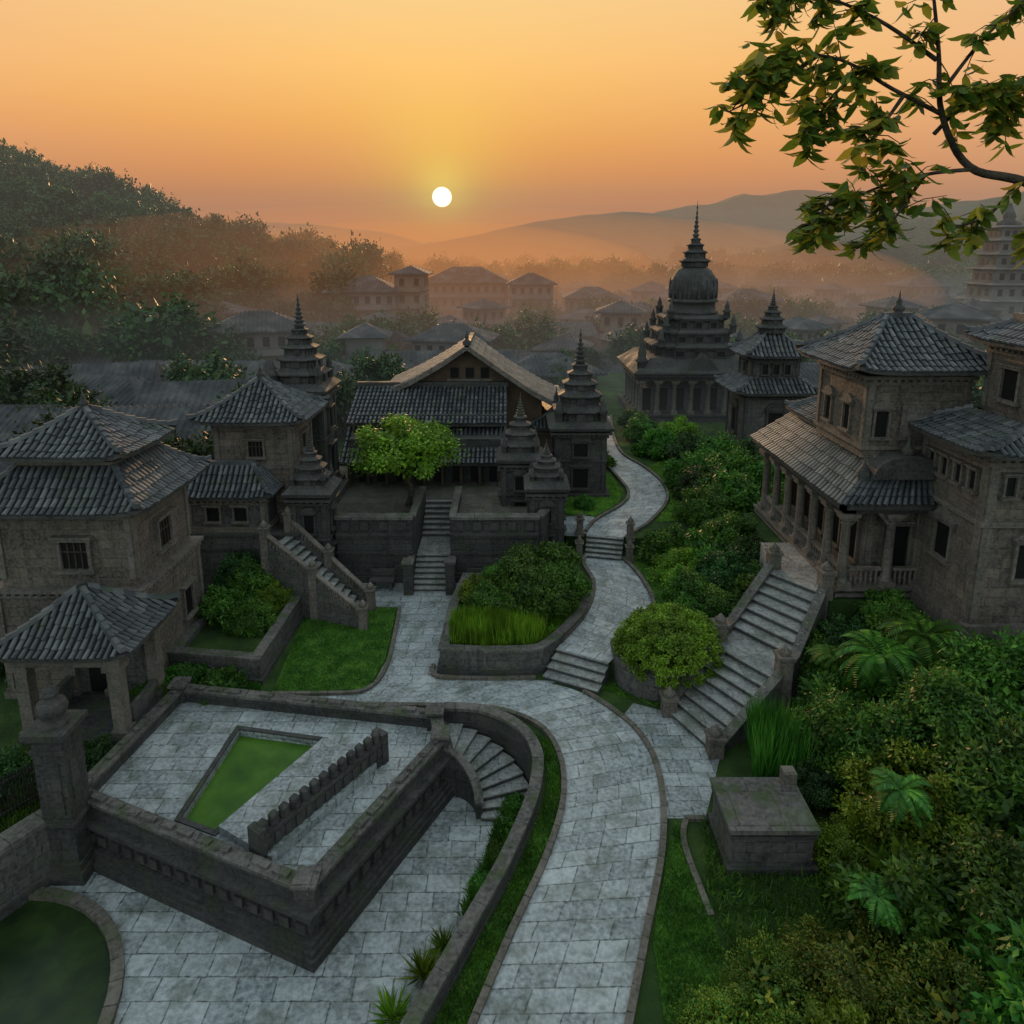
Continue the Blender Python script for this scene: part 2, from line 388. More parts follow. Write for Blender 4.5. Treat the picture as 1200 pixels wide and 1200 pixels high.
_q=[(1,-.55),(1,.55),(.86,.55),(.86,.74),(.74,.74),(.74,.86),(.55,.86),(.55,1),(-.55,1),(-.55,.86),(-.74,.86),(-.74,.74),(-.86,.74),(-.86,.55),(-1,.55),(-1,-.55),(-.86,-.55),(-.86,-.74),(-.74,-.74),(-.74,-.86),(-.55,-.86),(-.55,-1),(.55,-1),(.55,-.86),(.74,-.86),(.74,-.74),(.86,-.74),(.86,-.55)]
def spire(asm,cx,cy,z0,hw,z1,tiers=5,mat='darktrim',minis=True,frac=.62):
    S=asm.p('spire',mat); H=z1-z0; zs=z0; pr=[(hw,z0)]
    tot=sum(.82**i for i in range(tiers))
    rend=hw*.24
    for i in range(tiers):
        dz=H*frac*(.82**i)/tot; r=hw*(1-i/tiers)*.86+rend*.5; rn=hw*(1-(i+1)/tiers)*.86+rend*.5
        pr+=[(r,zs+.01),(r,zs+dz*.42),(r*1.1,zs+dz*.48),(r*1.2,zs+dz*.56),(r*1.2,zs+dz*.64),(r*1.02,zs+dz*.74),((r+rn)/2*.95,zs+dz*.86),(rn,zs+dz*.98)]
        if minis and i==0:
            for sx in (-1,1):
                for sy in (-1,1):
                    a=r*.98; m=hw*.16
                    S.lathe(cx+sx*a,cy+sy*a,[(m,zs),(m,zs+dz*.5),(m*1.4,zs+dz*.6),(m*.8,zs+dz*.8),(m*.9,zs+dz),(m*.3,zs+dz*1.3),(.01,zs+dz*1.7)],8)
        for k,(O,g,o,h) in FACES(cx,cy,r,r).items():
            if k!='N': S.lbox(O,g,o,-r*.22,r*.22,-.05,r*.1,zs+dz*.02,zs+dz*.5)
        zs+=dz
    S.plan(cx,cy,pr,_q)
    h=z1-zs; pr=[(rend*1.1,zs-.02)]; n=6
    for i in range(n):
        rr=rend*(1-i/(n+1)); za=zs+h*.72*i/n; dz=h*.72/n
        pr+=[(rr*.72,za+.02*h/n),(rr*1.15,za+dz*.35),(rr*1.15,za+dz*.6),(rr*.7,za+dz*.8)]
    pr+=[(rend*.12,zs+h*.75),(rend*.28,zs+h*.8),(rend*.1,zs+h*.86),(.01,z1)]
    asm.p('pinnacle',mat).lathe(cx,cy,pr,12)
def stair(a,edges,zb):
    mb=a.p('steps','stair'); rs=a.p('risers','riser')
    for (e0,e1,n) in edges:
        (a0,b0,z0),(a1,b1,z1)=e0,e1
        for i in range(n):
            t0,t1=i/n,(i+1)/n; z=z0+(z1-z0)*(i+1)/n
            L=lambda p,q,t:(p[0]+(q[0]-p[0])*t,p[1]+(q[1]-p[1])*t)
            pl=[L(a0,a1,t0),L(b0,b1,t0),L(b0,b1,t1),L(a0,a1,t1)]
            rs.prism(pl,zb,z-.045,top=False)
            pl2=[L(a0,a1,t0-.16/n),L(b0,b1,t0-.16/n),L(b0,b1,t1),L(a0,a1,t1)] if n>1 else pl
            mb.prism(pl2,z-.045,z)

# ------------------------------------------------------------------ foliage
def quads_mesh(name,P,D,S,L,W,mat,fold=.15):
    n=len(P); U=np.cross(D,S); V=np.empty((n,4,3))
    L=L[:,None];W=W[:,None]
    V[:,0]=P; V[:,1]=P+D*L*.45+S*W*.5+U*W*fold; V[:,2]=P+D*L; V[:,3]=P+D*L*.45-S*W*.5+U*W*fold
    me=bpy.data.meshes.new(name); me.vertices.add(4*n); me.vertices.foreach_set('co',V.ravel().astype(np.float32))
    me.loops.add(4*n); me.loops.foreach_set('vertex_index',np.arange(4*n,dtype=np.int32))
    me.polygons.add(n); me.polygons.foreach_set('loop_start',np.arange(0,4*n,4,dtype=np.int32))
    me.materials.append(mat); me.update(calc_edges=True); me.validate(); return me
def unit(a): return a/np.maximum(np.linalg.norm(a,axis=1,keepdims=True),1e-6)
def crown_mesh(name,mat,n=12000,clumps=45,leaf=.07,spread=.2,flat=.8,low=-.35,aspect=.5,seed=1,droop=.25,hollow=.62):
    r=np.random.default_rng(seed)
    c=unit(r.normal(size=(clumps*3,3))); c=c[c[:,2]>low][:clumps]; c*=r.uniform(hollow,1.0,(len(c),1)); c[:,2]*=flat
    k=r.integers(0,len(c),n); cs=r.uniform(.6,1.4,len(c))*spread
    off=r.normal(size=(n,3)); off=unit(off)*np.abs(r.normal(.8,.28,(n,1)))*cs[k][:,None]
    P=c[k]+off
    m=n//6; Q=unit(r.normal(size=(m,3)))*r.uniform(.1,.68,(m,1)); Q[:,2]*=flat; Q=Q[Q[:,2]>low*flat-.1]
    P=np.vstack([P,Q]); nn=len(P)
    out=unit(np.vstack([off,Q])+.5*P)
    D=unit(unit(r.normal(size=(nn,3)))*.9+out*.55+np.array([0,0,-droop])); S=unit(np.cross(D,out+.35*r.normal(size=(nn,3))))
    L=leaf*r.uniform(.6,1.35,nn); L[n:]*=2.4
    return quads_mesh(name,P,D,S,L,L*aspect,mat)
BUSH=[crown_mesh('shrub_leaves_%d'%i,M[mt],nn,cl,lf,seed=i+3,spread=sp_,low=-.5,flat=.9,aspect=asp) for i,(mt,nn,cl,lf,sp_,asp) in enumerate([('leafA',12000,40,.085,.2,.5),('leafA',7000,26,.15,.25,.45),('leafB',12000,50,.07,.18,.5),('leafC',9000,40,.09,.22,.5),('leafY',13000,56,.055,.18,.5)])]
BUSH.append(crown_mesh('broadleaf_tree_leaves',M['leafA'],16000,34,.085,seed=77,spread=.24,flat=.95,low=-.75,aspect=.42,hollow=.5))
TREE=[crown_mesh('crown_leaves_%d'%i,M[mt],3400,24,.14,seed=i+30,spread=.27,low=-.6,flat=1.0) for i,mt in enumerate(['leafD','leafD','leafC'])]
def bush(x,y,z,r,k=0,name='shrub',sz=None,sq=1):
    o=link(bpy.data.objects.new(name,BUSH[k])); o.location=(x,y,z); o.rotation_euler=(0,0,R.uniform(0,6.28)); o.scale=(r,r*sq,sz or r*.95); return o
def tube(mb,pts,r0,r1,n=8):
    pts=[Vector(p) for p in pts]; rings=[]
    for i,p in enumerate(pts):
        d=(pts[min(i+1,len(pts)-1)]-pts[max(i-1,0)]).normalized()
        a=d.cross(Vector((.31,.17,.93))).normalized(); b=d.cross(a)
        r=r0+(r1-r0)*i/(len(pts)-1)
        rings.append([p+a*r*math.cos(2*math.pi*k/n)+b*r*math.sin(2*math.pi*k/n) for k in range(n)])
    mb.loft(rings,True,False,True)
def tree(x,y,z,h,cr_,k=1,name='tree',mesh=None,czf=.68,cz=None):
    e=link(bpy.data.objects.new(name,None)); mb=MB(M['bark'])
    top=z+h*czf
    tube(mb,cr([(x,y,z-.2),(x+.1*cr_,y,z+h*.2),(x-.06*cr_,y+.05,z+h*.4),(x,y,top)],4),h*.035,h*.012)
    for i in range(7):
        a=i*2.4+R.random(); q=R.uniform(.45,.75)*cr_; zz=z+h*R.uniform(.25,.42)
        tube(mb,cr([(x,y,zz),(x+q*.5*math.cos(a),y+q*.5*math.sin(a),zz+h*.16),(x+q*math.cos(a),y+q*math.sin(a),zz+h*.33)],3),h*.016,h*.005,6)
    mesh_obj('trunk',[mb],e,True)
    o=link(bpy.data.objects.new('crown',mesh or TREE[k])); o.parent=e; o.location=(x,y,z+h*.64); o.scale=(cr_,cr_,cz or h*.36); o.rotation_euler=(0,0,R.uniform(0,6.28))
    return e
def blades(name,poly,n,h,mat,z=0,lean=.35,w=.02):
    xs=[p[0] for p in poly];ys=[p[1] for p in poly]; P=[]
    def inside(x,y):
        c=False
        for i in range(len(poly)):
            a,b=poly[i],poly[i-1]
            if (a[1]>y)!=(b[1]>y) and x<(b[0]-a[0])*(y-a[1])/(b[1]-a[1])+a[0]: c=not c
        return c
    while len(P)<n:
        x=R.uniform(min(xs),max(xs));y=R.uniform(min(ys),max(ys))
        if inside(x,y) and noise.noise(Vector((x*1.3,y*1.3,0)))>R.uniform(-.9,.1): P.append((x,y,z))
    P=np.array(P); D=unit(rng.normal(size=(n,3))*lean+np.array([0,0,1])); D[:,2]=np.abs(D[:,2]); S=unit(np.cross(D,rng.normal(size=(n,3))))
    L=h*rng.uniform(.5,1.3,n)
    o=link(bpy.data.objects.new(name,quads_mesh(name,P,D,S,L,np.full(n,w),mat))); return o
def frond_plant(name,x,y,z,nf,length,mat,seed=0,leaflet=.22,up=.9):
    r=random.Random(seed); P=[];D=[];S=[];L=[]
    for i in range(nf):
        a=i*2.399+r.uniform(-.2,.2); el=r.uniform(.25,1.1)*up; ln=length*r.uniform(.75,1.1); m=18
        d=Vector((math.cos(a)*math.cos(el),math.sin(a)*math.cos(el),math.sin(el))); p=Vector((x,y,z))
        for j in range(m):
            t=j/m; p=p+d*ln/m; d=(d+Vector((0,0,-.09-.08*t))).normalized()
            sd=d.cross(Vector((0,0,1))).normalized(); l=leaflet*length*(math.sin(math.pi*(.12+.85*t))**.7)
            for sgn in (-1,1):
                dd=(sd*sgn+d*.55+Vector((0,0,-.15))).normalized(); P.append(p.copy());D.append(dd);S.append(dd.cross(Vector((0,0,1))).normalized());L.append(l*r.uniform(.85,1.1))
    P=np.array(P);D=np.array(D);S=np.array(S);L=np.array(L)
    return link(bpy.data.objects.new(name,quads_mesh(name,P,D,S,L,L*.26+.012,mat)))
def spiky(name,x,y,z,n,h,mat,seed=0):
    r=np.random.default_rng(seed); P=np.tile(np.array([x,y,z]),(n,1))+r.normal(size=(n,3))*[.06,.06,0]
    D=unit(r.normal(size=(n,3))*.75+np.array([0,0,.75])); D[:,2]=np.abs(D[:,2]); S=unit(np.cross(D,r.normal(size=(n,3))))
    return link(bpy.data.objects.new(name,quads_mesh(name,P,D,S,h*r.uniform(.6,1.1,n),np.full(n,.06),mat)))

# ================================================================== GROUND
a,g=single('ground','soil'); g.face([(-4000,-200,-1.55),(4000,-200,-1.55),(4000,5000,-1.55),(-4000,5000,-1.55)]); a.build()
wall_curve=cr([(-2.4,21.75),(-1.2,21.65),(-.2,21.15),(.5,20.35),(.8,19.4),(.75,18.4),(.5,17.3),(-.2,15.4),(-.95,13.8),(-1.8,12),(-2.8,10),(-4,7.5),(-5.6,4)],5)
low=[(p[0],p[1]) for p in wall_curve][::-1]
a,g=single('terrain','soil')
poly=[(-5.8,-20)]+low+[(-12.2,23),(-13.6,18.2),(-14.2,16.5),(-15.8,12),(-17,2),(-17,-20),(-80,-20),(-80,95),(90,95),(90,-20)]
g.prism(poly,-1.54,-.004)
g.prism([(1.75,25.1),(3.7,24.4),(4.6,23.9),(8,25),(12.4,27),(12.4,35),(2.6,35),(2.3,32.9),(3.5,30.5),(3.3,28)],-.1,.66)
g.prism([(2.9,35.2),(3.9,34.72),(5.7,34.32),(13,33.5),(80,33),(80,90),(2.9,90)],-.1,1.46)
g.prism([(12.5,25.3),(11.9,27.8),(12.2,34.9),(40,34.9),(40,20.5),(15.3,20.5),(15.0,25.3)],-.1,2.6)
a.build()
a,g=single('lower_plaza_pavement','pave')
g.prism([(-17,-5),(-17,12),(-13.4,17),(-12.4,22.5),(-2.2,21.6)]+[(p[0],p[1]) for p in wall_curve[2:]]+[(-6,-5)],-1.5,-1.4); a.build()
a,g=single('plaza_pavement','pave')
g.prism([(-8.8,22.6),(-4,22.2),(1.8,23.9),(-2.8,24.4),(-2.9,27),(-2.5,32.3),(-8.6,32.3),(-7.2,29.65),(-5.2,29.65),(-5.0,25.6),(-5.3,23.5),(-8.8,23.2)],-.1,.012)
g.prism([(3.7,17.3),(5.6,17.3),(6.7,19.7),(5.5,22.1),(4.4,22.6),(3.6,21.4),(4.2,19)],-.1,.012); a.build()
a=Asm('main_path'); g=a.p('paving','pave')
Lm=[(-3.6,5),(-1.25,10.5),(0,13.6),(1,15.9),(1.6,17.9),(1.65,19.7),(1.05,21.3),(-.5,22.25),(-2.7,22.45),(-5.2,22.5)]
Rm=[(-.2,5),(1.9,10.5),(3.1,13.7),(4.05,16.3),(4.5,18.6),(4.4,20.4),(3.7,21.9),(2.1,23.5),(-.6,24.05),(-4.8,23.6)]
l1,r1=ribbon(g,Lm,Rm,.03)
K=a.p('kerbs','kerb')
sweep(K,l1,.17,.0,-.05,.13); sweep(K,r1[:int(len(r1)*.76)],.0,.18,-.05,.11)
sweep(K,cr([(4.9,14.2),(4.75,16.3),(5.0,17.2)],5),.08,.08,-.05,.1)
sweep(K,[(5.0,17.25),(5.7,17.25)],.08,.08,-.05,.1)
a.build()
a=Asm('upper_path'); g=a.p('paving','pave')
LB=[(1.78,25.05,.712),(3.2,27.6,.712),(3.95,30.4,.712),(3.7,32.6,.712),(3.95,33.9,.712)]; RB=[(3.7,24.05,.712),(5.1,26.1,.712),(6.2,28.7,.712),(6.1,31.3,.712),(5.6,33.3,.712)]
l2,r2=ribbon(g,LB,RB,.7,w=2.4)
LC=[(3.9,34.6,1.512),(4.7,36.5,1.512),(6.6,39.1,1.512),(7.3,41.3,1.512),(7.0,44.7,1.512),(6.6,48.5,1.512),(7.0,54.3,1.512),(7.7,62,1.512)]; RC=[(5.8,34.2,1.512),(7.6,36.5,1.512),(9.2,39.8,1.512),(9.6,43,1.512),(9.1,46.2,1.512),(8.1,49.6,1.512),(8.1,54.3,1.512),(8.9,62,1.512)]
l3,r3=ribbon(g,LC,RC,1.5,w=2.3)
g.prism([(2.2,35),(3.9,34.8),(4.9,36.6),(4.4,37.5),(2.4,37)],1.3,1.49)
K=a.p('kerbs','kerb')
for l in (l2,l3): sweep(K,l[2:],.18,.0,-.15,.12)
for l in (r2,r3): sweep(K,l[2:],.0,.18,-.15,.12)
a.build()
def lawn(poly,z,n,h=.09,mat='leafA'):
    a,g=single('lawn','grass'); g.prism(poly,z-.1,z+.03); a.build(); blades('grass',poly,n,h,M[mat],z+.02,.5,.025)
lawnp=[(-8.9,23.2),(-5.4,23.4),(-5.1,25.4),(-5.3,29.55),(-9.4,29.6)]; lawn(lawnp,.02,16000)
strip=[(p[0]+.3,p[1]) for p in wall_curve[8:]]; stripR=[(p[0]-.2,p[1]) for p in l1 if p[1]<20.6 and p[0]>-5][::-1]
lawn(strip+stripR[::-1],.0,16000,.12)
lawn([(3.2,11),(3.35,13.6),(4.3,16.2),(4.7,17.2),(4.9,14.4),(5.0,11)],.0,7000,.13)
lawn([(6.4,25.6),(5.4,25.9),(6.5,28.7),(6.45,31.5),(5.9,33.8),(12,34),(12,27.5)],.66,9000,.12)
lawn([(7.9,36.4),(9.5,39.8),(9.9,43),(9.4,46.4),(12,50),(14,44),(12,37)],1.46,8000,.15,'leafB')
lawn([(2.9,37.8),(4.6,37.2),(6.3,39.3),(6.9,41.5),(6.6,45),(3,46)],1.46,6000,.15,'leafB')
lawn([(3.2,23.6),(4.2,22.9),(4.6,22.9),(5.2,22.4),(6.2,23.2),(4.2,23.9)],.0,2500,.1)
blades('weeds',[(5.1,10),(5.0,15),(5.5,17.2),(8.3,17.5),(9.5,15),(9,10)],9000,.28,M['leafA'],0,.6,.035)
a,g=single('lawn_kerb','kerb'); sweep(g,cr([(-8.9,23.15),(-6.2,23.2),(-5.4,23.5),(-5.05,24.6),(-5.05,26.5),(-5.25,29.6)],4),.0,.15,-.05,.12); a.build()

# ================================================================== POOL PLATFORM
a=Asm('stone_pool_terrace'); D=a.p('retaining_walls','dark'); DT=a.p('mouldings','darktrim'); C=a.p('coping','cap')
P0=[(-12.2,22.9),(-2.5,21.35),(-2.15,20),(-5.05,14.4),(-12.9,17.6)]
inn=[offset(P0,-.3)]
for z0,z1,d in [(-1.45,-1.12,.34),(-1.12,-.98,.26),(-.98,-.86,.16),(-.3,-.2,.08),(-.2,-.06,.18),(-.06,.06,.26)]: DT.prism(offset(P0,d),z0,z1,holes=inn,inner=False)
pool=[(-9.3,21.0),(-6.4,20.45),(-8.35,16.75),(-9.5,17.2)]
D.prism(offset(P0,0),-1.45,.1,top=False)
FL=a.p('floor','pave'); FL.prism(offset(P0,-.1),-.4,.1,holes=[pool],sides=False)
DT.prism(offset(pool,.16),.1,.15,holes=[pool])
inner=offset(P0,-.3)
D.prism(P0,.1,.5,holes=[inner],top=False)
C.prism(offset(P0,.06),.5,.6,holes=[offset(P0,-.36)])
for i in range(5):
    p,q=P0[i],P0[(i+1)%5]; ln=math.dist(p,q); n=int(ln/.62)
    g_=((q[0]-p[0])/ln,(q[1]-p[1])/ln); o_=(g_[1],-g_[0])
    ins=offset(P0,-.16)[i]
    for k in range(n):
        if R.random()<.15: continue
        a0=(k+.06)*ln/n; C.lbox(p,g_,o_,a0,a0+ln/n*R.uniform(.7,.86),.06+R.uniform(-.02,.02),.26,.6,.65+R.uniform(0,.06))
    if i in (2,3):
        for k in range(int(ln/.5)):
            a0=(k+.2)*.5; DT.lbox(p,g_,(-o_[0],-o_[1]),a0,a0+.28,-.0,.1,-.72,-.42)
    DT.rbox(ins[0],ins[1],.26,.26,.05,.72); C.rbox(ins[0],ins[1],.31,.31,.72,.8)
a.p('pool_water','water').prism(offset(pool,-.002),-.42,-.12)
SL=[(-8.2,16.65),(-6.2,20.35),(-4.25,19.1),(-6.35,15.6)]
a.p('raised_slab','pave').prism(SL,.1,.36); 
B=a.p('carved_balustrade','darktrim'); p=(-6.75,15.75); q=(-4.2,19.55); ln=math.dist(p,q); g_=((q[0]-p[0])/ln,(q[1]-p[1])/ln); o_=(g_[1],-g_[0])
B.lbox(p,g_,o_,0,ln,-.2,.2,.1,.34); B.lbox(p,g_,o_,.05,ln-.05,-.13,.13,.34,.78); B.lbox(p,g_,o_,0,ln,-.18,.18,.78,.9)
n=13
for k in range(n):
    t=(k+.5)*ln/n; x,y=p[0]+g_[0]*t,p[1]+g_[1]*t
    B.lathe(x,y,[(.15,.9),(.17,.98),(.13,1.08),(.16,1.14),(.1,1.22),(.02,1.3)],8)
    B.lbox(p,g_,o_,t-.1,t+.1,-.17,.17,.38,.74)
B.lbox(p,g_,o_,-.12,.12,-.24,.24,.1,1.15);B.lbox(p,g_,o_,ln-.12,ln+.12,-.24,.24,.1,1.15)
a.build()
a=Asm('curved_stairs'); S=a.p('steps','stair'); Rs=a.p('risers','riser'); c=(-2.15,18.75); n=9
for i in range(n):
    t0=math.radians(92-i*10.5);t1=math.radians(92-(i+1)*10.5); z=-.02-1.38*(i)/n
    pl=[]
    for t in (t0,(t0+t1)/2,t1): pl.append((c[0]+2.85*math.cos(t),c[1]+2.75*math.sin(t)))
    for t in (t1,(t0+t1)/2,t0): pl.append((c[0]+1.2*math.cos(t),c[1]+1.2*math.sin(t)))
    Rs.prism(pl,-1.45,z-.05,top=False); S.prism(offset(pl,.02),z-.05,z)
W=a.p('inner_wall','dark'); arc=[(c[0]+1.12*math.cos(math.radians(t)),c[1]+1.12*math.sin(math.radians(t)),-.03-1.3*(92-t)/95) for t in range(92,-4,-6)]
sweep(W,arc,.1,.1,lambda z:-1.45,lambda z:z+.35); sweep(a.p('coping','cap'),arc,.14,.14,.35,.43)
a.build()
a=Asm('curved_parapet_wall'); W=a.p('wall','dark'); sweep(W,wall_curve,.13,.13,-1.45,.42); sweep(a.p('coping','cap'),wall_curve,.18,.18,.42,.53)
sweep(a.p('moulding','darktrim'),wall_curve,.18,.18,-.12,.02); sweep(a.p('moulding','darktrim'),wall_curve,.24,.24,-1.45,-1.2)
a.build()
a=Asm('garden_pond'); circ=[(-13.2+3.9*math.cos(t*math.pi/20),12.2+3.9*math.sin(t*math.pi/20)) for t in range(40)]
a.p('water','pond').prism(circ,-1.45,-1.385); sweep(a.p('rim','kerb'),circ,.15,.15,-1.42,-1.24,True); a.build()
a=Asm('boundary_wall'); bw=[(-13.0,17.1),(-14.0,15.4),(-15.4,12),(-16.6,8),(-17,2)]
sweep(a.p('wall','wallgrey'),bw,.3,.2,-1.5,.45); sweep(a.p('coping','cap'),bw,.36,.28,.45,.6); sweep(a.p('moulding','darktrim'),bw,.36,.28,-1.5,-1.1); a.build()
a=Asm('iron_fence'); F=a.p('rails','iron')
fp=cr([(-13.6,18.3),(-14.6,17),(-16,14),(-17.2,10)],8)
for zz in (.3,1.25): sweep(F,fp,.02,.02,zz,zz+.05)
for i in range(len(fp)-1):
    for k in range(3):
        t=k/3; x=fp[i][0]+(fp[i+1][0]-fp[i][0])*t; y=fp[i][1]+(fp[i+1][1]-fp[i][1])*t
        F.rbox(x,y,.015,.015,0,1.45)
a.build()
a=Asm('gate_pillar'); D=a.p('shaft','dark');T=a.p('mouldings','darktrim'); cx,cy=-12.6,17.0
D.rbox(cx,cy,.42,.42,-1.45,3.3)
for z0,z1,d in [(-1.45,-1.0,.58),(-1.0,-.8,.5),(.4,.52,.48),(2.7,2.8,.48),(3.1,3.2,.5),(3.2,3.36,.58)]: T.rbox(cx,cy,d,d,z0,z1)
T.lathe(cx,cy,[(.4,3.36),(.4,3.46),(.26,3.54),(.36,3.7),(.4,3.86),(.34,4.02),(.16,4.14),(.2,4.2),(.24,4.3),(.14,4.42),(.05,4.5),(.01,4.66)],14)
for k,(O,g_,o_,h) in FACES(cx,cy,.42,.42).items(): T.lbox(O,g_,o_,-.26,.26,0,.05,.8,2.4)
a.build()

# ================================================================== TEMPLE HOUSE (left)
a=Asm('stone_temple_house'); cx,cy=-15.85,25.3
body(a,cx,cy,2.62,2.3,-.05,4.3); body(a,cx,cy,2.42,2.1,4.3,7.25,plinth=False)
window(a,cx,cy,2.42,2.1,'S',.35,5.0,.95,1.05,bars=True); window(a,cx,cy,2.42,2.1,'E',0,5.0,.9,1.1,bars=True)
window(a,cx,cy,2.62,2.3,'E',.9,1.6,.7,1.2)
hip_roof(a,cx,cy,3.2,2.9,1.75,1.5,7.3,8.6,finial=0)
body(a,cx,cy,1.7,1.45,8.45,9.0,plinth=False,pil=.12,dent=False)
hip_roof(a,cx,cy,2.35,2.05,.15,.15,9.05,10.35,finial=.6)
a.build()
a=Asm('temple_porch'); cx,cy=-14.45,21.7
T=a.p('columns','trim')
a.p('plinth','dark').rbox(cx,cy,1.85,1.5,-.05,.3); a.p('plinth','dark').rbox(cx,cy,2.0,1.65,-.05,.12)
for sx in (-1.5,-.0,1.5):
    for sy in (-1.15,1.15):
        if sx==0 and sy<0: continue
        T.rbox(cx+sx,cy+sy,.2,.2,.3,2.9); T.rbox(cx+sx,cy+sy,.28,.28,.3,.55); T.rbox(cx+sx,cy+sy,.3,.3,2.75,2.95)
T.rbox(cx,cy,1.8,1.45,2.95,3.3); T.rbox(cx,cy,1.95,1.6,3.3,3.42)
a.p('parapet','wallgrey').rbox(cx,cy+1.25,1.5,.1,.3,2.95); a.p('rail','wallgrey').rbox(cx-1.5,cy,.1,1.1,.3,1.1)
a.p('rail','wallgrey').rbox(cx+1.5,cy+.2,.08,.8,.3,.95); a.p('opening_panel','dark_panel').box(cx-.9,cy+1.1,.35,cx-.1,cy+1.145,2.4)
hip_roof(a,cx,cy,2.25,1.85,.12,.12,3.5,5.0,finial=.5,sp=.22)
a.build()
a=Asm('stone_planter'); W=a.p('wall','wallgrey'); pp=[(-13.2,24.3),(-9.55,23.8),(-9.45,28.6),(-10.8,31.0),(-13.2,31.0)]
W.prism(pp,-.05,.95,holes=[offset(pp,-.3)]); a.p('coping','cap').prism(offset(pp,.06),.95,1.05,holes=[offset(pp,-.36)]); a.p('soil','soil').prism(offset(pp,-.3),-.05,.7)
a.p('moulding','darktrim').prism(offset(pp,.12),-.05,.2)
a.build()
a=Asm('upper_terrace'); W=a.p('wall','wallgrey'); W.prism([(-24,31.0),(-10.9,31.0),(-10.4,31.0),(-9.6,32.7),(-9.6,44),(-24,44)],-.1,2.95)
for z0,z1,d in ((2.95,3.07,.1),(2.2,2.32,.06),(-.05,.3,.12)): a.p('mouldings','darktrim').box(-24-d,31.0-d,z0,-10.0,32.0,z1)
a.build()
a=Asm('side_staircase')
e0=((-6.6,27.9),(-6.6,29.3),0.0);e1=((-11.0,29.6),(-10.6,31.2),2.95)
stair(a,[(e0,e1,14)],-.05)
for (p,q) in (((-6.45,27.75,0),(-11.1,29.45,2.95)),((-6.45,29.4,0),(-10.6,31.3,2.95))):
    pts=[tuple(p[j]+(q[j]-p[j])*t/8 for j in range(3)) for t in range(9)]
    sweep(a.p('side_walls','wallgrey'),pts,.12,.12,lambda z:-.05,lambda z:z+.35)
    for i in range(26):
        t=(i+.5)/26; x,y,z=[p[j]+(q[j]-p[j])*t for j in range(3)]
        a.p('balusters','trim').lathe(x,y,[(.06,z+.35),(.085,z+.5),(.05,z+.65),(.07,z+.72)],6)
    sweep(a.p('rails','trim'),pts,.12,.12,.72,.84)
    for t in (0,.5,1):
        x,y,z=[p[j]+(q[j]-p[j])*t for j in range(3)]
        a.p('newels','trim').rbox(x,y,.18,.18,-.05,z+1.0); a.p('newels','trim').rbox(x,y,.23,.23,z+1.0,z+1.08); a.p('newels','trim').lathe(x,y,[(.14,z+1.08),(.18,z+1.18),(.09,z+1.3),(.01,z+1.4)],8)
a.build()
a=Asm('hip_roofed_shrine'); cx,cy=-12.55,34.4
body(a,cx,cy,1.9,1.55,2.9,8.05); window(a,cx,cy,1.9,1.55,'S',.1,6.3,.7,.8,bars=True); window(a,cx,cy,1.9,1.55,'E',0,6.3,.7,.85)
hip_roof(a,cx,cy,2.7,2.35,.14,.14,8.15,9.85,finial=.65)
a.p('mouldings','trim').rbox(cx,cy,2.0,1.65,5.7,5.85)
a.build()
a=Asm('shrine_wing'); cx,cy=-13.5,32.25
body(a,cx,cy,1.85,1.0,2.9,4.75,wall='wallgrey'); window(a,cx,cy,1.85,1.0,'S',-.6,3.6,.6,.7); window(a,cx,cy,1.85,1.0,'S',.7,3.6,.6,.7)
hip_roof(a,cx,cy,2.25,1.35,1.1,.1,4.85,6.1,finial=0)
a.build()
def tower(name,cx,cy,z0,hw,zb,z1,cap=.3,tiers=5,mat='dark'):
    a=Asm(name); body(a,cx,cy,hw,hw,z0,zb,wall=mat,trim='darktrim',corn=cap*.8)
    T=a.p('mouldings','darktrim'); 
    T.plan(cx,cy,[(hw+cap*.3,zb),(hw+cap,zb+.14),(hw+cap*1.1,zb+.3),(hw+cap*.8,zb+.38),(hw*.98,zb+.62)],[(1,-1),(1,1),(-1,1),(-1,-1)])
    T.rbox(cx,cy,hw+.3,hw+.3,z0,z0+.25)
    T.rbox(cx,cy,hw+.1,hw+.1,z0+(zb-z0)*.55,z0+(zb-z0)*.55+.12)
    for f in 'SEW': window(a,cx,cy,hw,hw,f,0,z0+(zb-z0)*.63,hw*.55,(zb-z0)*.2,arch=True,trim='darktrim')
    for f in 'SEW': window(a,cx,cy,hw,hw,f,0,z0+(zb-z0)*.15,hw*.6,(zb-z0)*.3,trim='darktrim')
    spire(a,cx,cy,zb+.6,hw*.92,z1,tiers)
    a.build()
tower('spired_tower',-11.6,38.2,2.9,1.35,8.5,13.9,.35,5)
tower('spired_gate_pillar',-9.6,32.1,0,.82,4.7,7.8,.32,4)
tower('spired_gate_pillar',.45,37.2,1.0,.98,4.85,8.6,.3,4)
tower('spired_gate_pillar',1.75,34.3,0,.82,4.2,6.8,.3,4)
tower('spired_tower',4.15,42.2,1.4,1.5,5.5,11.6,.42,5)

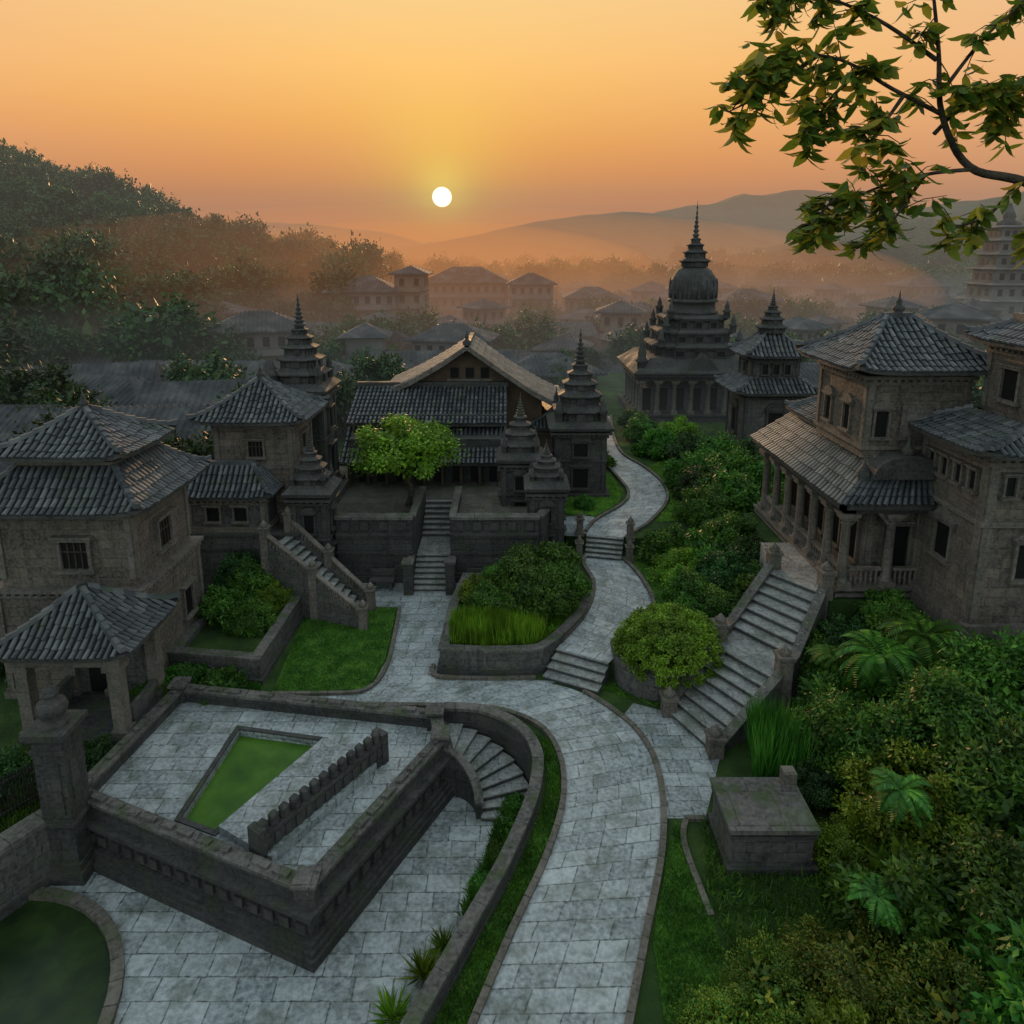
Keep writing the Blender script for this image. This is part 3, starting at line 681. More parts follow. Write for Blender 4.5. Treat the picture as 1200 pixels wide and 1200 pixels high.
a=Asm('courtyard_terrace'); W=a.p('walls','dark'); FLm=a.p('floor','court')
FLm.prism([(-9.6,32.6),(-5.0,32.6),(-5.0,37.2),(-2.9,37.2),(-2.9,32.6),(1.3,32.6),(2.6,36),(2.6,50),(-9.6,50)],-.05,2.5)
for x0,x1 in ((-8.6,-4.9),(-3.0,1.3)):
    W.box(x0,32.2,-.05,x1,32.59,3.3); a.p('coping','cap').box(x0-.06,32.1,3.3,x1+.06,32.7,3.44)
    for z0,z1,d in ((-.05,.35,.16),(.35,.5,.1),(1.5,1.62,.07),(2.35,2.5,.1),(2.5,2.62,.16)): a.p('mouldings','darktrim').box(x0-.02,32.2-d,z0,x1+.02,32.2,z1)
    n=int((x1-x0)/.75)
    for i in range(n): 
        xx=x0+(i+.5)*(x1-x0)/n; a.p('mouldings','darktrim').box(xx-.2,32.1,2.75,xx+.2,32.2,3.2)
for x in (-4.95,-2.95):
    W.box(x-.13,31.0,-.05,x+.13,37.2,1.35); W.box(x-.12,32.6,1.35,x+.12,37.2,3.2); a.p('coping','cap').box(x-.18,32.7,3.2,x+.18,37.2,3.3)
    a.p('coping','cap').box(x-.17,30.95,1.35,x+.17,32.1,1.45); W.rbox(x,31.0,.22,.22,-.05,1.6); a.p('coping','cap').rbox(x,31.0,.28,.28,1.6,1.72)
sweep(W,[(1.3,32.4,0),(2.65,36,0),(2.65,40,0)],.15,.2,-.05,3.3); sweep(a.p('coping','cap'),[(1.3,32.4,0),(2.65,36,0),(2.65,40,0)],.2,.25,3.3,3.42)
a.build()
a=Asm('courtyard_stairs'); stair(a,[(((-4.8,31.2),(-3.1,31.2),0),((-4.8,33.2),(-3.1,33.2),1.15),7),(((-4.8,33.2),(-3.1,33.2),1.15),((-4.8,35.2),(-3.1,35.2),1.16),1),(((-4.8,35.2),(-3.1,35.2),1.15),((-4.8,37.3),(-3.1,37.3),2.5),7)],-.05); a.build()
for bx in (-6.3,-1.6):
    a,S=single('stone_bench','darktrim'); S.box(bx-.6,31.2,.45,bx+.6,31.65,.55); S.box(bx-.5,31.25,0,bx-.35,31.6,.45); S.box(bx+.35,31.25,0,bx+.5,31.6,.45); S.box(bx-.6,31.66,.6,bx+.6,31.72,.95); S.box(bx-.55,31.66,0,bx-.45,31.72,.6); S.box(bx+.45,31.66,0,bx+.55,31.72,.6); a.build()

a=Asm('assembly_hall'); T=a.p('roof_tiles','tile');Bd=a.p('roof_bed','tilebase')
W=a.p('walls','hall'); 
a.p('front_wall','dark').box(-9.7,40.2,2.5,-.4,41.8,5.2)
tiled_quad(T,Bd,(-10.1,39.2,4.0),(-.3,39.2,4.0),(-.3,41.9,5.6),(-10.1,41.9,5.6),.26,.4,.08)
a.p('front_wall','dark').box(-9.6,41.8,2.5,-.5,46,6.3)
a.p('eaves','darktrim').box(-10.1,39.25,3.82,-.3,39.4,3.98); a.p('eaves','darktrim').box(-10.1,41.2,5.72,-.3,41.35,5.88)
tiled_quad(T,Bd,(-10.1,41.15,5.9),(-.3,41.15,5.9),(-.3,45.2,7.5),(-10.1,45.2,7.5),.26,.4,.08)
a.p('ridge','darktrim').box(-10.15,45.0,7.45,-.25,45.4,7.75)
for i in range(9):
    x=-9.6+i*1.1; a.p('posts','wood').box(x-.09,39.5,2.5,x+.09,39.68,3.85)
for i in range(8): a.p('opening_panels','dark_panel').box(-9.2+i*1.12,40.15,2.6,-8.5+i*1.12,40.199,3.8)
W.loft([[(-7.0,45.8,2.5),(2.0,45.8,2.5),(2.0,45.8,6.6),(-2.9,45.8,9.75),(-7.0,45.8,7.6)],[(-7.0,51,2.5),(2.0,51,2.5),(2.0,51,6.6),(-2.9,51,9.75),(-7.0,51,7.6)]],True,True)
Tn=a.p('nave_roof','roofpale')
tiled_quad(Tn,Bd,(-8.6,51.5,7.0),(-8.6,44.8,7.0),(-2.9,44.8,10.1),(-2.9,51.5,10.1),.32,.5,.09,.2)
tiled_quad(Tn,Bd,(3.4,44.8,6.1),(3.4,51.5,6.1),(-2.9,51.5,10.1),(-2.9,44.8,10.1),.32,.5,.09,.25)
rp=[(-8.7,44.75,6.95),(-6.6,44.75,7.85),(-4.6,44.75,9.0),(-2.9,44.75,10.15),(-.8,44.75,8.65),(1.3,44.75,7.2),(3.5,44.75,6.0)]
Rb=a.p('bargeboard','trim')
for p,q in zip(rp[:-1],rp[1:]):
    Rb.loft([[(p[0],44.6,p[2]-.25),(p[0],44.6,p[2]+.1),(p[0],45.0,p[2]+.1),(p[0],45.0,p[2]-.25)],[(q[0],44.6,q[2]-.25),(q[0],44.6,q[2]+.1),(q[0],45.0,q[2]+.1),(q[0],45.0,q[2]-.25)]],True,True)
a.p('ridge','darktrim').box(-3.05,44.6,10.1,-2.75,51.5,10.3)
a.p('ridge','darktrim').lathe(-2.9,44.8,[(.25,10.2),(.3,10.4),(.1,10.6),(.14,10.7),(.01,11.2)],8)
a.p('frames','trim').box(-4.3,45.65,7.7,-1.3,45.8,7.85)
for k in (-1.0,0,1.0): a.p('opening_panels','dark_panel').box(-2.8+k-.28,45.76,7.9,-2.8+k+.28,45.795,8.6)
hip_roof(a,3.4,50,2.6,5,.1,3,4.6,5.9,finial=0)
body(a,3.4,50,2.2,4.6,1.4,4.5,wall='wallgrey')
a.build()

# ================================================================== STUPA TEMPLE
a=Asm('domed_stupa_temple'); cx,cy=16.5,64.5
body(a,cx,cy,5.7,4.6,1.3,2.1,wall='dark',trim='darktrim',dent=False)
a.p('cella','wallgrey').rbox(cx,cy,4.2,3.0,2.1,5.4)
for i in range(8):
    x=cx-5.2+i*10.4/7; column(a.p('columns','trim'),x,cy-4.2,2.1,5.1,.2)
for i in range(1,6):
    for sx in (-5.2,5.2): column(a.p('columns','trim'),cx+sx,cy-4.2+i*1.5,2.1,5.1,.2)
for i in range(7):
    x=cx-5.2+(i+.5)*10.4/7; V=a.p('arches','trim')
    pr=[(.74*math.cos(t*math.pi/8),.62*math.sin(t*math.pi/8)) for t in range(9)]
    poly=[(x+q,4.4+z) for q,z in pr]+[(x-.74,5.15),(x+.74,5.15)]
    V.loft([[(u,cy-4.3,w) for u,w in poly],[(u,cy-4.1,w) for u,w in poly]],True,True)
    a.p('opening_panels','dark_panel').box(x-.4,cy-3.04,2.2,x+.4,cy-3.0,4.2)
T=a.p('mouldings','darktrim')
T.rbox(cx,cy,5.5,4.55,5.1,5.5);T.rbox(cx,cy,5.9,4.9,5.5,5.7)
T.plan(cx,cy,[(5.95,5.7),(6.0,5.85),(4.4,7.0),(3.8,7.05)],[(1,-.84),(1,.84),(-1,.84),(-1,-.84)])
for hw,z0,z1 in ((3.6,7.0,8.2),(3.1,8.2,9.4),(2.6,9.4,10.6)):
    T.plan(cx,cy,[(hw,z0),(hw,z0+.55*(z1-z0)),(hw*1.1,z0+.65*(z1-z0)),(hw*1.12,z0+.8*(z1-z0)),(hw*.95,z1)],_q)
    for sx in (-1,1):
        for sy in (-1,1): T.lathe(cx+sx*hw*.95,cy+sy*hw*.95,[(.3,z1-.2),(.3,z1+.3),(.42,z1+.4),(.2,z1+.6),(.22,z1+.8),(.02,z1+1.4)],8)
    for f in 'SW':
        for q in (-.5,0,.5): window(a,cx,cy,hw,hw,f,q*hw,z0+.1,hw*.2,.4*(z1-z0),trim='darktrim')
T.loft([[(cx-1.8,cy-4.8,5.7),(cx+1.8,cy-4.8,5.7),(cx,cy-4.8,7.6)],[(cx-1.8,cy-3,5.7),(cx+1.8,cy-3,5.7),(cx,cy-3,7.6)]],True,True)
for sx in (-5.2,5.2):
    T.lathe(cx+sx,cy-4.2,[(.4,5.7),(.4,6.7),(.6,6.8),(.35,7.1),(.38,7.5),(.12,8.6),(.01,9.8)],8)
T.lathe(cx,cy,[(2.2,10.6),(2.35,10.8),(2.1,10.9),(2.0,11.6),(2.25,11.7),(2.25,11.9),(1.9,12.0)],20)
a.p('dome','darktrim').lathe(cx,cy,[(1.9,12.0),(2.15,12.6),(2.12,13.2),(1.9,13.9),(1.5,14.5),(1.0,14.8),(.9,14.85)],24)
for i in range(16):
    t=i*math.pi/8; T.lathe(cx+2.08*math.cos(t),cy+2.08*math.sin(t),[(.12,12.0),(.14,12.8),(.1,13.4),(.02,13.8)],6)
spire(a,cx,cy,14.8,1.1,20.6,4,minis=False,frac=.45)
a.build()
a=Asm('tiered_pagoda'); cx,cy=18.9,51.0
body(a,cx,cy,2.2,2.0,1.4,6.1,wall='wallgrey',trim='darktrim')
window(a,cx,cy,2.2,2.0,'S',0,3.0,1.0,1.8,arch=True,trim='darktrim');window(a,cx,cy,2.2,2.0,'W',0,3.0,.9,1.8,arch=True,trim='darktrim')
hip_roof(a,cx,cy,3.1,2.8,1.7,1.5,6.3,7.2,finial=0,sp=.3,tl=.5)
body(a,cx,cy,1.65,1.5,7.1,8.75,wall='wallgrey',trim='darktrim',plinth=False)
for q in (-.8,0,.8): window(a,cx,cy,1.65,1.5,'S',q,7.5,.4,.7,trim='darktrim')
window(a,cx,cy,1.65,1.5,'W',0,7.5,.5,.7,trim='darktrim')
hip_roof(a,cx,cy,2.35,2.15,.5,.5,8.85,10.4,finial=0,sp=.3,tl=.5)
spire(a,cx,cy,10.35,.85,13.6,4,minis=False)
a.build()

# ================================================================== COLONNADED HALL
a=Asm('colonnaded_temple'); P=a.p('platform','wallgrey')
P.box(12.9,25.6,-.1,20,34.8,2.98); a.p('mouldings','trim').box(12.75,25.45,2.7,20,34.9,2.84); a.p('mouldings','trim').box(12.7,25.4,2.98,20,34.9,3.1)
a.p('mouldings','trim').box(12.75,25.45,-.1,20,34.9,.4)
body(a,15.95,30.25,1.75,3.95,3.1,8.3)
for i in range(5): window(a,15.95,30.25,1.75,3.95,'W',-3+i*1.5,3.6,.75,1.9,arch=True)
window(a,15.95,30.25,1.75,3.95,'S',-.6,3.3,1.0,2.1,arch=True)
hip_roof(a,15.95,32.2,2.1,2.4,.6,1.0,8.4,9.3,finial=0,lift=.1)
ux,uy,uw,ud=15.65,28.5,1.95,2.1
body(a,ux,uy,uw,ud,8.15,11.4,plinth=False); a.p('mouldings','trim').rbox(ux,uy,uw+.1,ud+.1,8.5,8.65)
for aa in (-.95,.75): window(a,ux,uy,uw,ud,'W',aa,9.0,.55,1.05,arch=True)
for aa in (-1.35,1.35): window(a,ux,uy,uw,ud,'S',aa,9.0,.5,1.05,arch=True)
a.p('frames','trim').lbox((ux,uy-ud),(1,0),(0,-1),-.6,.6,0,.1,8.9,10.3); a.p('frames','trim').lbox((ux,uy-ud),(1,0),(0,-1),-.45,.45,.1,.15,9.05,10.15)
hip_roof(a,ux,uy,2.85,3.0,.5,.12,11.7,13.5,finial=.8,sp=.25,tl=.4,lift=.22)
T=a.p('roof_tiles','tile');Bd=a.p('roof_bed','tilebase'); Rw=a.p('verandah_roof','roofpale')
tiled_quad(Rw,Bd,(12.35,35,6.75),(12.35,24.9,6.75),(14.2,26.3,8.2),(14.2,34.4,8.2),.27,.42,.07)
tiled_quad(T,Bd,(12.35,24.9,6.75),(18.2,24.9,6.75),(17.6,26.3,8.2),(14.2,26.3,8.2),.25,.42,.07)
a.p('eaves','trim').box(12.45,25.0,6.5,12.65,35,6.72); a.p('eaves','trim').box(12.45,25.0,6.5,18.1,25.2,6.72)
a.p('eaves','trim').box(12.8,25.45,6.2,13.25,34.6,6.5); a.p('eaves','trim').box(12.8,25.45,6.2,18,25.9,6.5)
Cc=a.p('columns','trim')
for i in range(7): column(Cc,13.05,25.7+i*1.43,3.1,6.2,.19)
for i in (1,2): column(Cc,13.05+i*1.75,25.7,3.1,6.2,.19)
for i in range(6):
    y=25.7+(i+.5)*1.43; B=a.p('balustrade','trim')
    B.box(12.95,y-.55,3.75,13.15,y+.55,3.87); B.box(12.95,y-.55,3.12,13.15,y+.55,3.2)
    for k in range(5): B.lathe(13.05,y-.42+k*.21,[(.04,3.2),(.07,3.4),(.04,3.6),(.06,3.75)],6)
for i in range(2):
    x=13.05+(i+.5)*1.75; B.box(x-.65,25.6,3.75,x+.65,25.8,3.87)
    for k in range(6): B.lathe(x-.5+k*.2,25.7,[(.04,3.1),(.07,3.4),(.04,3.6),(.06,3.75)],6)
    for sx in (-1,1):
        a.p('brackets','trim').loft([[(x+sx*.72,25.62,6.2),(x+sx*.72,25.62,5.6),(x+sx*.3,25.62,6.1),(x+sx*.1,25.62,6.2)],[(x+sx*.72,25.8,6.2),(x+sx*.72,25.8,5.6),(x+sx*.3,25.8,6.1),(x+sx*.1,25.8,6.2)]],True,True)
pr=[(1.4*math.cos(t*math.pi/10),.9*max(0,math.sin(t*math.pi/10))**.8) for t in range(11)]
Pd=a.p('pediment','darktrim'); Pd.loft([[(15.1+q,25.3,7.6+z) for q,z in pr],[(15.1+q,26.2,7.6+z) for q,z in pr]],True,True)
Pd.loft([[(15.1+q*.8,25.2,7.65+z*.75) for q,z in pr],[(15.1+q*.8,25.31,7.65+z*.75) for q,z in pr]],True,True)
Pd.lathe(15.1,25.7,[(.2,8.5),(.25,8.7),(.1,8.85),(.01,9.2)],8); Pd.lathe(13.5,25.7,[(.2,7.4),(.25,7.8),(.1,8),(.01,8.4)],8)
a.build()
a=Asm('stone_tower_house'); cx,cy=19.3,24.3
body(a,cx,cy,3.3,1.9,2.4,9.4,pil=.3); a.p('mouldings','trim').rbox(cx,cy,3.42,2.02,6.9,7.1)
a.p('mouldings','trim').rbox(cx,cy,3.55,2.15,2.4,3.3)
window(a,cx,cy,3.3,1.9,'W',0,5.0,.85,1.3,ped=True);window(a,cx,cy,3.3,1.9,'S',-1.6,5.0,.85,1.3,ped=True)
for q in (-1.2,-.4,.4,1.2): window(a,cx,cy,3.3,1.9,'W',q,8.0,.35,.7)
for q in (-2.6,-1.8,-1,-.2): window(a,cx,cy,3.3,1.9,'S',q,8.0,.35,.7)
hip_roof(a,cx,cy,4.0,2.6,1.9,1.5,9.55,10.3,finial=0)
body(a,cx+.1,cy,1.75,1.35,10.1,12.8,plinth=False); window(a,cx+.1,cy,1.75,1.35,'W',0,10.9,.8,1.1);window(a,cx+.1,cy,1.75,1.35,'S',-.8,10.9,.7,1.1)
hip_roof(a,cx+.1,cy,2.4,2.0,1.2,1.0,12.95,13.6,finial=0)
a.p('mouldings','trim').rbox(cx+.1,cy,1.3,1.1,13.5,13.9)
a.build()
a=Asm('grand_staircase')
E0=((5.55,22.0),(6.6,19.95),0);E1=((7.9,24.2),(9.5,22.0),1.6);E1b=((8.6,25.0),(10.2,22.8),1.62);E2=((11.0,27.4),(12.4,25.6),3.05)
stair(a,[(E0,E1,8),(E1,E1b,1),(E1b,E2,7)],-.05)
a.p('steps','stair').prism([(11.0,27.4),(12.4,25.6),(13.1,25.6),(13.1,30),(11.4,30)],-.05,3.04)
for k in (0,1):
    pts=[(*e[k],e[2]) for e in (E0,E1,E1b,E2)]
    pts=[tuple(p[j]+(q[j]-p[j])*t/4 for j in range(3)) for p,q in zip(pts[:-1],pts[1:]) for t in range(4)]+[pts[-1]]
    hh=.3 if k==0 else .12; ww=.13
    sweep(a.p('side_walls','wallgrey'),pts,ww,ww,lambda z:-.05,lambda z:z+hh); sweep(a.p('coping','cap'),pts,ww+.05,ww+.05,hh,hh+.1)
    for e in (E0,E1,E2):
        x,y=e[k]; z=e[2]; a.p('newels','trim').rbox(x,y,.24,.24,-.05,z+.65); a.p('newels','cap').rbox(x,y,.3,.3,z+.65,z+.75); a.p('newels','trim').lathe(x,y,[(.18,z+.75),(.22,z+.87),(.1,z+1.0),(.01,z+1.12)],10)
a.build()
a=Asm('path_steps'); stair(a,[(((1.2,24.1),(3.2,23.1),0),((1.95,25.4),(3.85,24.4),.7),4)],-.05); a.build()
a=Asm('path_steps'); stair(a,[(((3.75,33.5),(5.55,33.1),.7),((3.95,34.75),(5.85,34.3),1.5),5)],.5); a.build()
for x,y,z in ((3.45,33.6,.66),(5.95,33.1,.66),(6.15,34.2,1.46),(3.6,34.9,1.46)):
    a=Asm('stone_pillar'); T=a.p('shaft','trim'); T.rbox(x,y,.16,.16,z-.1,z+.8); T.rbox(x,y,.22,.22,z+.8,z+.88); T.rbox(x,y,.22,.22,z-.1,z+.12); T.lathe(x,y,[(.12,z+.88),(.16,z+1.0),(.07,z+1.12),(.01,z+1.25)],8); a.build()

a=Asm('central_planter'); pl=cr([(-2.8,24.5),(-1,24.35),(.8,24.45),(1.5,24.9),(2.4,26.2),(3.2,27.8),(3.4,29.4),(3.0,30.8)],4)+[(-2.3,31),(-2.7,28)]
a.p('wall','wallgrey').prism(pl,-.05,.95,holes=[offset(pl,-.3)],top=False); a.p('coping','cap').prism(offset(pl,.06),.95,1.05,holes=[offset(pl,-.34)]); a.p('moulding','darktrim').prism(offset(pl,.12),-.05,.22)
a.p('soil','grass').prism(offset(pl,-.25),-.05,.8)
sweep(a.p('kerb','kerb'),cr([(-3.1,24.9),(-2.9,24.15),(-1,24.0),(.9,24.05)],4),.08,.08,-.05,.14)
a.build()
blades('tall_grass',[(-2.4,24.9),(.9,24.9),(1.3,25.6),(-.4,26.4),(-2.4,26.3)],9000,.95,M['leafB'],.8,.12,.035)
for x,y,z,r,k in ((-.9,27.6,1.2,1.1,0),(.4,27.4,1.4,1.3,1),(1.5,27.5,1.7,1.3,0),(2.1,28.6,1.7,1.2,1),(.6,28.8,2.0,1.4,0),(1.7,29.7,2.0,1.3,1),(-1.4,28.6,1.2,1.0,2),(-.4,29.7,1.4,1.1,0)): bush(x,y,z,r,k)
blades('grass',[(1.3,25.4),(2.2,26.6),(3.0,28.3),(3.1,29.5),(2,29),(.8,27)],3000,.2,M['leafB'],.8,.4,.03)
a=Asm('round_planter'); pl=cr([(3.9,24.9),(4.0,23.6),(4.6,22.9),(5.6,22.6),(6.6,23.2),(7.4,24.2),(7.2,25.4),(5.8,26.0),(4.6,25.7),(3.9,24.9)],3)[:-1]
a.p('wall','wallgrey').prism(pl,-.05,1.0,holes=[offset(pl,-.3)],top=False); a.p('coping','cap').prism(offset(pl,.05),1.0,1.1,holes=[offset(pl,-.34)]); a.p('soil','soil').prism(offset(pl,-.2),-.05,.85); a.build()
bm=crown_mesh('topiary_leaves',M['leafB'],34000,300,.055,seed=91,spread=.09,flat=.85,low=-.45,hollow=.92)
o=link(bpy.data.objects.new('round_topiary_shrub',bm)); o.location=(5.95,23.9,1.5); o.scale=(1.95,1.8,1.6)
a=Asm('stone_plinth'); W=a.p('walls','wallgrey'); 
W.box(5.75,15.5,-.05,7.9,17.2,1.25); a.p('cap','cap').box(5.65,15.4,1.25,8.0,17.3,1.38); a.p('mouldings','darktrim').box(5.63,15.38,-.05,8.05,17.3,.2)
a.p('post','trim').box(7.6,16.9,1.38,7.95,17.25,1.8); a.p('mouldings','darktrim').box(5.69,15.44,1.05,7.96,17.26,1.15); a.build()

# ================================================================== PLANTS
tree(-5.75,36.3,2.5,4.9,2.7,1,mesh=crown_mesh('tree_leaves',M['leafB'],11000,40,.075,seed=55,spread=.24,flat=.85,low=-.5),cz=2.1)
for x,y,z,r,k in [
  (-12.2,27.4,1.1,1.1,1),(-10.9,26.6,1.0,1.0,0),(-11.6,29.3,1.3,1.2,0),(-12.6,30.1,1.4,1.1,3),(-10.6,28.4,1.0,.9,2),
  (-12.4,23.6,.2,.9,0),(-10.8,23.2,.2,.8,1),(-13.2,22.9,.3,.7,0),(-13.3,19.6,.0,.8,3),(-14.6,19.4,0,.9,0),(-15.7,18.6,0,1.0,3),(-15.4,17,0,.8,0),
  (-19.9,25,1,1.6,3),(-20.5,29,1.5,2.2,1),(-19,31.5,3.5,1.5,0),(-22,27,1,2,3),(-17.5,33,3.6,1.3,1),(-19.5,36,4,2,0),
  (7.6,26.9,.8,1.1,1),(8.9,27.4,1,1.2,0),(10.3,28.0,1.2,1.3,1),(8.2,28.9,1,1.3,0),(9.8,29.8,1.3,1.4,3),(8.0,30.8,1.1,1.3,2),(9.6,31.9,1.3,1.5,1),(11.4,31,1.5,1.4,3),(7.9,33,1.3,1.3,1),(11,33.4,1.8,1.6,0),(11.4,29.4,1.2,1.2,0),
  (10.6,36.3,2.2,1.6,0),(12.6,37.5,2.4,1.8,1),(11.3,39.2,2.2,1.7,3),(13.5,40.5,2.6,2.0,0),(11.6,42.3,2.3,1.7,1),(13.8,44,2.6,2.0,0),(12.2,46.2,2.4,1.7,3),(16,39.5,2.6,2,1),(15.8,43,2.5,2,3),(10.6,49.5,2.2,1.5,1),(12.6,51.5,2.4,1.7,2),(10.4,53.8,2.2,1.5,0),(18,37,2.6,2,0),(14.6,36.2,2.4,1.6,0),
  (5.2,44,1.8,.9,0),(2.8,45.6,2,1.1,3),(6,47,1.8,1.1,1),(5.4,50,1.9,1.3,0),(10,57,2.2,1.2,3),(4.2,38.6,1.7,.6,0),
  (9.7,19.3,.9,1.2,0),(11.1,18.4,1.5,1.7,5),(12.9,18.1,2.3,2.0,5),(15,18.9,2.6,2.1,0),(17,19,3.0,2.2,1),(10.8,16.0,1.3,1.8,2),(12.8,15.4,2.0,2.1,5),(15,15.6,2.6,2.2,1),(9.5,13.7,.9,1.5,1),(11.4,13.1,1.4,1.9,5),(13.6,12.6,2.0,2.1,1),(7.3,12.3,.5,1.4,4),(5.5,12.1,.3,1.15,4),(4.4,11.3,.2,1.0,4),(8.9,11,.7,1.6,4),(6.7,10.4,.3,1.4,2),(10.8,10.6,1.2,1.8,1),(5.2,9.8,.1,1.2,4),(12.9,10,1.4,1.9,1),(9,9,.5,1.6,0),(16.8,16.5,2.8,2,3),(10.9,21.2,1.2,1.1,1),(12.5,21.8,1.7,1.3,1),(14.0,22.6,2.2,1.4,0),(12.6,23.8,1.5,1.2,3),(14.3,24.4,2.6,1.0,0),(11.4,23.4,1.2,1.0,1),(8.8,17.9,.5,.8,3),(8.9,15.6,.5,.9,2),(8.6,14.4,.3,.8,0),
 ]: bush(x,y,z,r,k)
for x,y,z,n,l,s in ((12.2,20.9,2.9,34,1.5,1),(13.9,21.5,3.3,30,1.6,2),(9.9,15.4,2.6,22,1.0,3),(8.3,13.2,1.7,18,.8,5),(11.2,22.0,2.2,26,1.1,6)):
    frond_plant('fern_palm',x,y,z,n,l,M['leafA'],s,.26)
blades('reed_clump',[(7.4,18.3),(8.9,18.3),(9.2,19.8),(7.9,20.4)],2600,1.7,M['leafA'],0,.12,.05)
for i,(x,y,h) in enumerate([(-2.75,12.9,.8),(-2.2,13.9,.75),(-3.1,11.8,.75),(-5.9,11.6,.7),(-1.75,14.6,.6),(-3.4,11.0,.7)]): spiky('spiky_plant',x,y,-1.4,90,h,M['leafB'],i)
for i,(x,y) in enumerate([(-.35,17.3),(-.1,18.2),(-.8,16.2),(.1,19.0)]): bush(x,y,-1.2,.4,1,name='low_plant')
blades('grass',[(.15,19.4),(-.15,17.3),(-1.0,15.3),(-1.4,15.4),(-.7,17.4),(-.3,19.4)],2800,.4,M['leafA'],-1.4,.4,.03)
blades('weeds',[(-13,24),(-9.5,23.6),(-9.2,22.9),(-13,23.2)],3000,.3,M['leafA'],0,.5,.03)
blades('weeds',[(-16,16.2),(-13.6,17),(-13.6,20.5),(-17,20)],3500,.35,M['leafA'],0,.5,.03)

# overhanging tree (trunk stands right of the view)
e=link(bpy.data.objects.new('overhanging_tree',None)); mb=MB(M['bark'])
tube(mb,cr([(8.9,6.2,-.2),(8.7,6.3,5),(8.3,6.5,10),(7.4,6.5,14.5),(6.6,6.6,17.5),(6.4,7,21)],5),.34,.12,12)
BR=[[(7.3,6.5,14.8),(5.6,6.35,16.2),(4.4,6.2,16.58),(3.9,6.25,16.72),(3.64,6.3,17.15),(3.6,6.4,17.7),(3.5,6.5,18.4)],
 [(3.95,6.25,16.7),(3.5,6.2,16.65),(3.0,6.2,16.5),(2.75,6.15,16.3)],
 [(3.64,6.3,17.15),(3.2,6.3,17.35),(2.7,6.2,17.55),(2.2,6.2,17.6),(1.95,6.1,17.4)],
 [(3.6,6.4,17.6),(3.1,6.5,17.95),(2.5,6.4,18.1),(2.1,6.3,17.95)],
 [(3.62,6.35,17.3),(4.0,6.4,17.8),(4.5,6.5,18.2)],[(4.3,6.2,16.6),(4.0,6.1,16.3),(3.6,6.0,16.2)],
 [(5.6,6.35,16.2),(4.9,6.2,16.1),(4.4,6.1,16.15)],[(6.8,6.6,16.8),(5.5,6.6,17.6),(4.6,6.5,17.5),(4.2,6.4,17.1)],[(2.9,6.2,17.5),(2.6,6.2,17.2),(2.5,6.1,16.9)],
 [(3.3,6.3,17.3),(3.1,6.2,17.05),(2.95,6.1,16.9)],[(6.6,6.6,17.5),(5.6,6.7,18.8),(4.4,6.6,18.9)],[(3.0,6.2,16.5),(2.75,6.2,16.45),(2.5,6.15,16.15)],
 [(2.5,6.2,17.58),(2.1,6.2,17.3),(1.8,6.2,17.15)],[(3.5,6.2,16.65),(3.3,6.1,16.4),(3.1,6.0,16.15)],[(3.62,6.35,17.0),(3.9,6.3,17.3),(4.3,6.3,17.35)]]
r=random.Random(5); P=[];D=[];S=[];L=[]
for bi,b in enumerate(BR):
    c=cr(b,6); tube(mb,c,.055 if bi==0 else .02,.01 if bi==0 else .005,7)
    start=len(c)//3 if bi else int(len(c)*.55)
    for i in range(start,len(c)):
        p=Vector(c[i])
        for k in range(2 if bi else 1):
            if r.random()<.2: continue
            tw=Vector((r.uniform(-1,.6),r.uniform(-.8,.8),r.uniform(-.8,.7))).normalized()*r.uniform(.12,.38); q=p+tw
            tube(mb,[p,p+tw*.5+Vector((0,0,.03)),q],.006,.003,4)
            for j in range(r.randint(6,11)):
                a_=r.uniform(0,6.28); d=Vector((math.cos(a_)*.8,math.sin(a_)*.8,r.uniform(-1.1,.15))).normalized()
                o_=q-tw*r.uniform(0,.7); s=d.cross(Vector((r.uniform(-.8,.8),r.uniform(-.8,.8),1))).normalized(); l_=r.uniform(.13,.23)
                P.append(o_); D.append(d); S.append(s); L.append(l_)
mesh_obj('trunk_and_branches',[mb],e,True)
P=np.array(P);D=np.array(D);S=np.array(S);L=np.array(L)[:,None]; U=np.cross(D,S); n=len(P)
prof=[(0,0,0),(.22,.16,.03),(.5,.2,.05),(.78,.11,.03),(1,0,-.08),(.78,-.11,.03),(.5,-.2,.05),(.22,-.16,.03)]
V=np.stack([P+D*L*a_+S*L*b_+U*L*c_ for a_,b_,c_ in prof],1)
me=bpy.data.meshes.new('leaves'); k=len(prof); me.vertices.add(k*n); me.vertices.foreach_set('co',V.ravel().astype(np.float32)); me.loops.add(k*n); me.loops.foreach_set('vertex_index',np.arange(k*n,dtype=np.int32)); me.polygons.add(n); me.polygons.foreach_set('loop_start',np.arange(0,k*n,k,dtype=np.int32)); me.materials.append(M['leafT']); me.update(calc_edges=True); me.validate()
o=link(bpy.data.objects.new('leaves',me)); o.parent=e
o=link(bpy.data.objects.new('crown',TREE[1])); o.parent=e; o.location=(9.2,6.6,22.2); o.scale=(2.8,2.8,1.8)

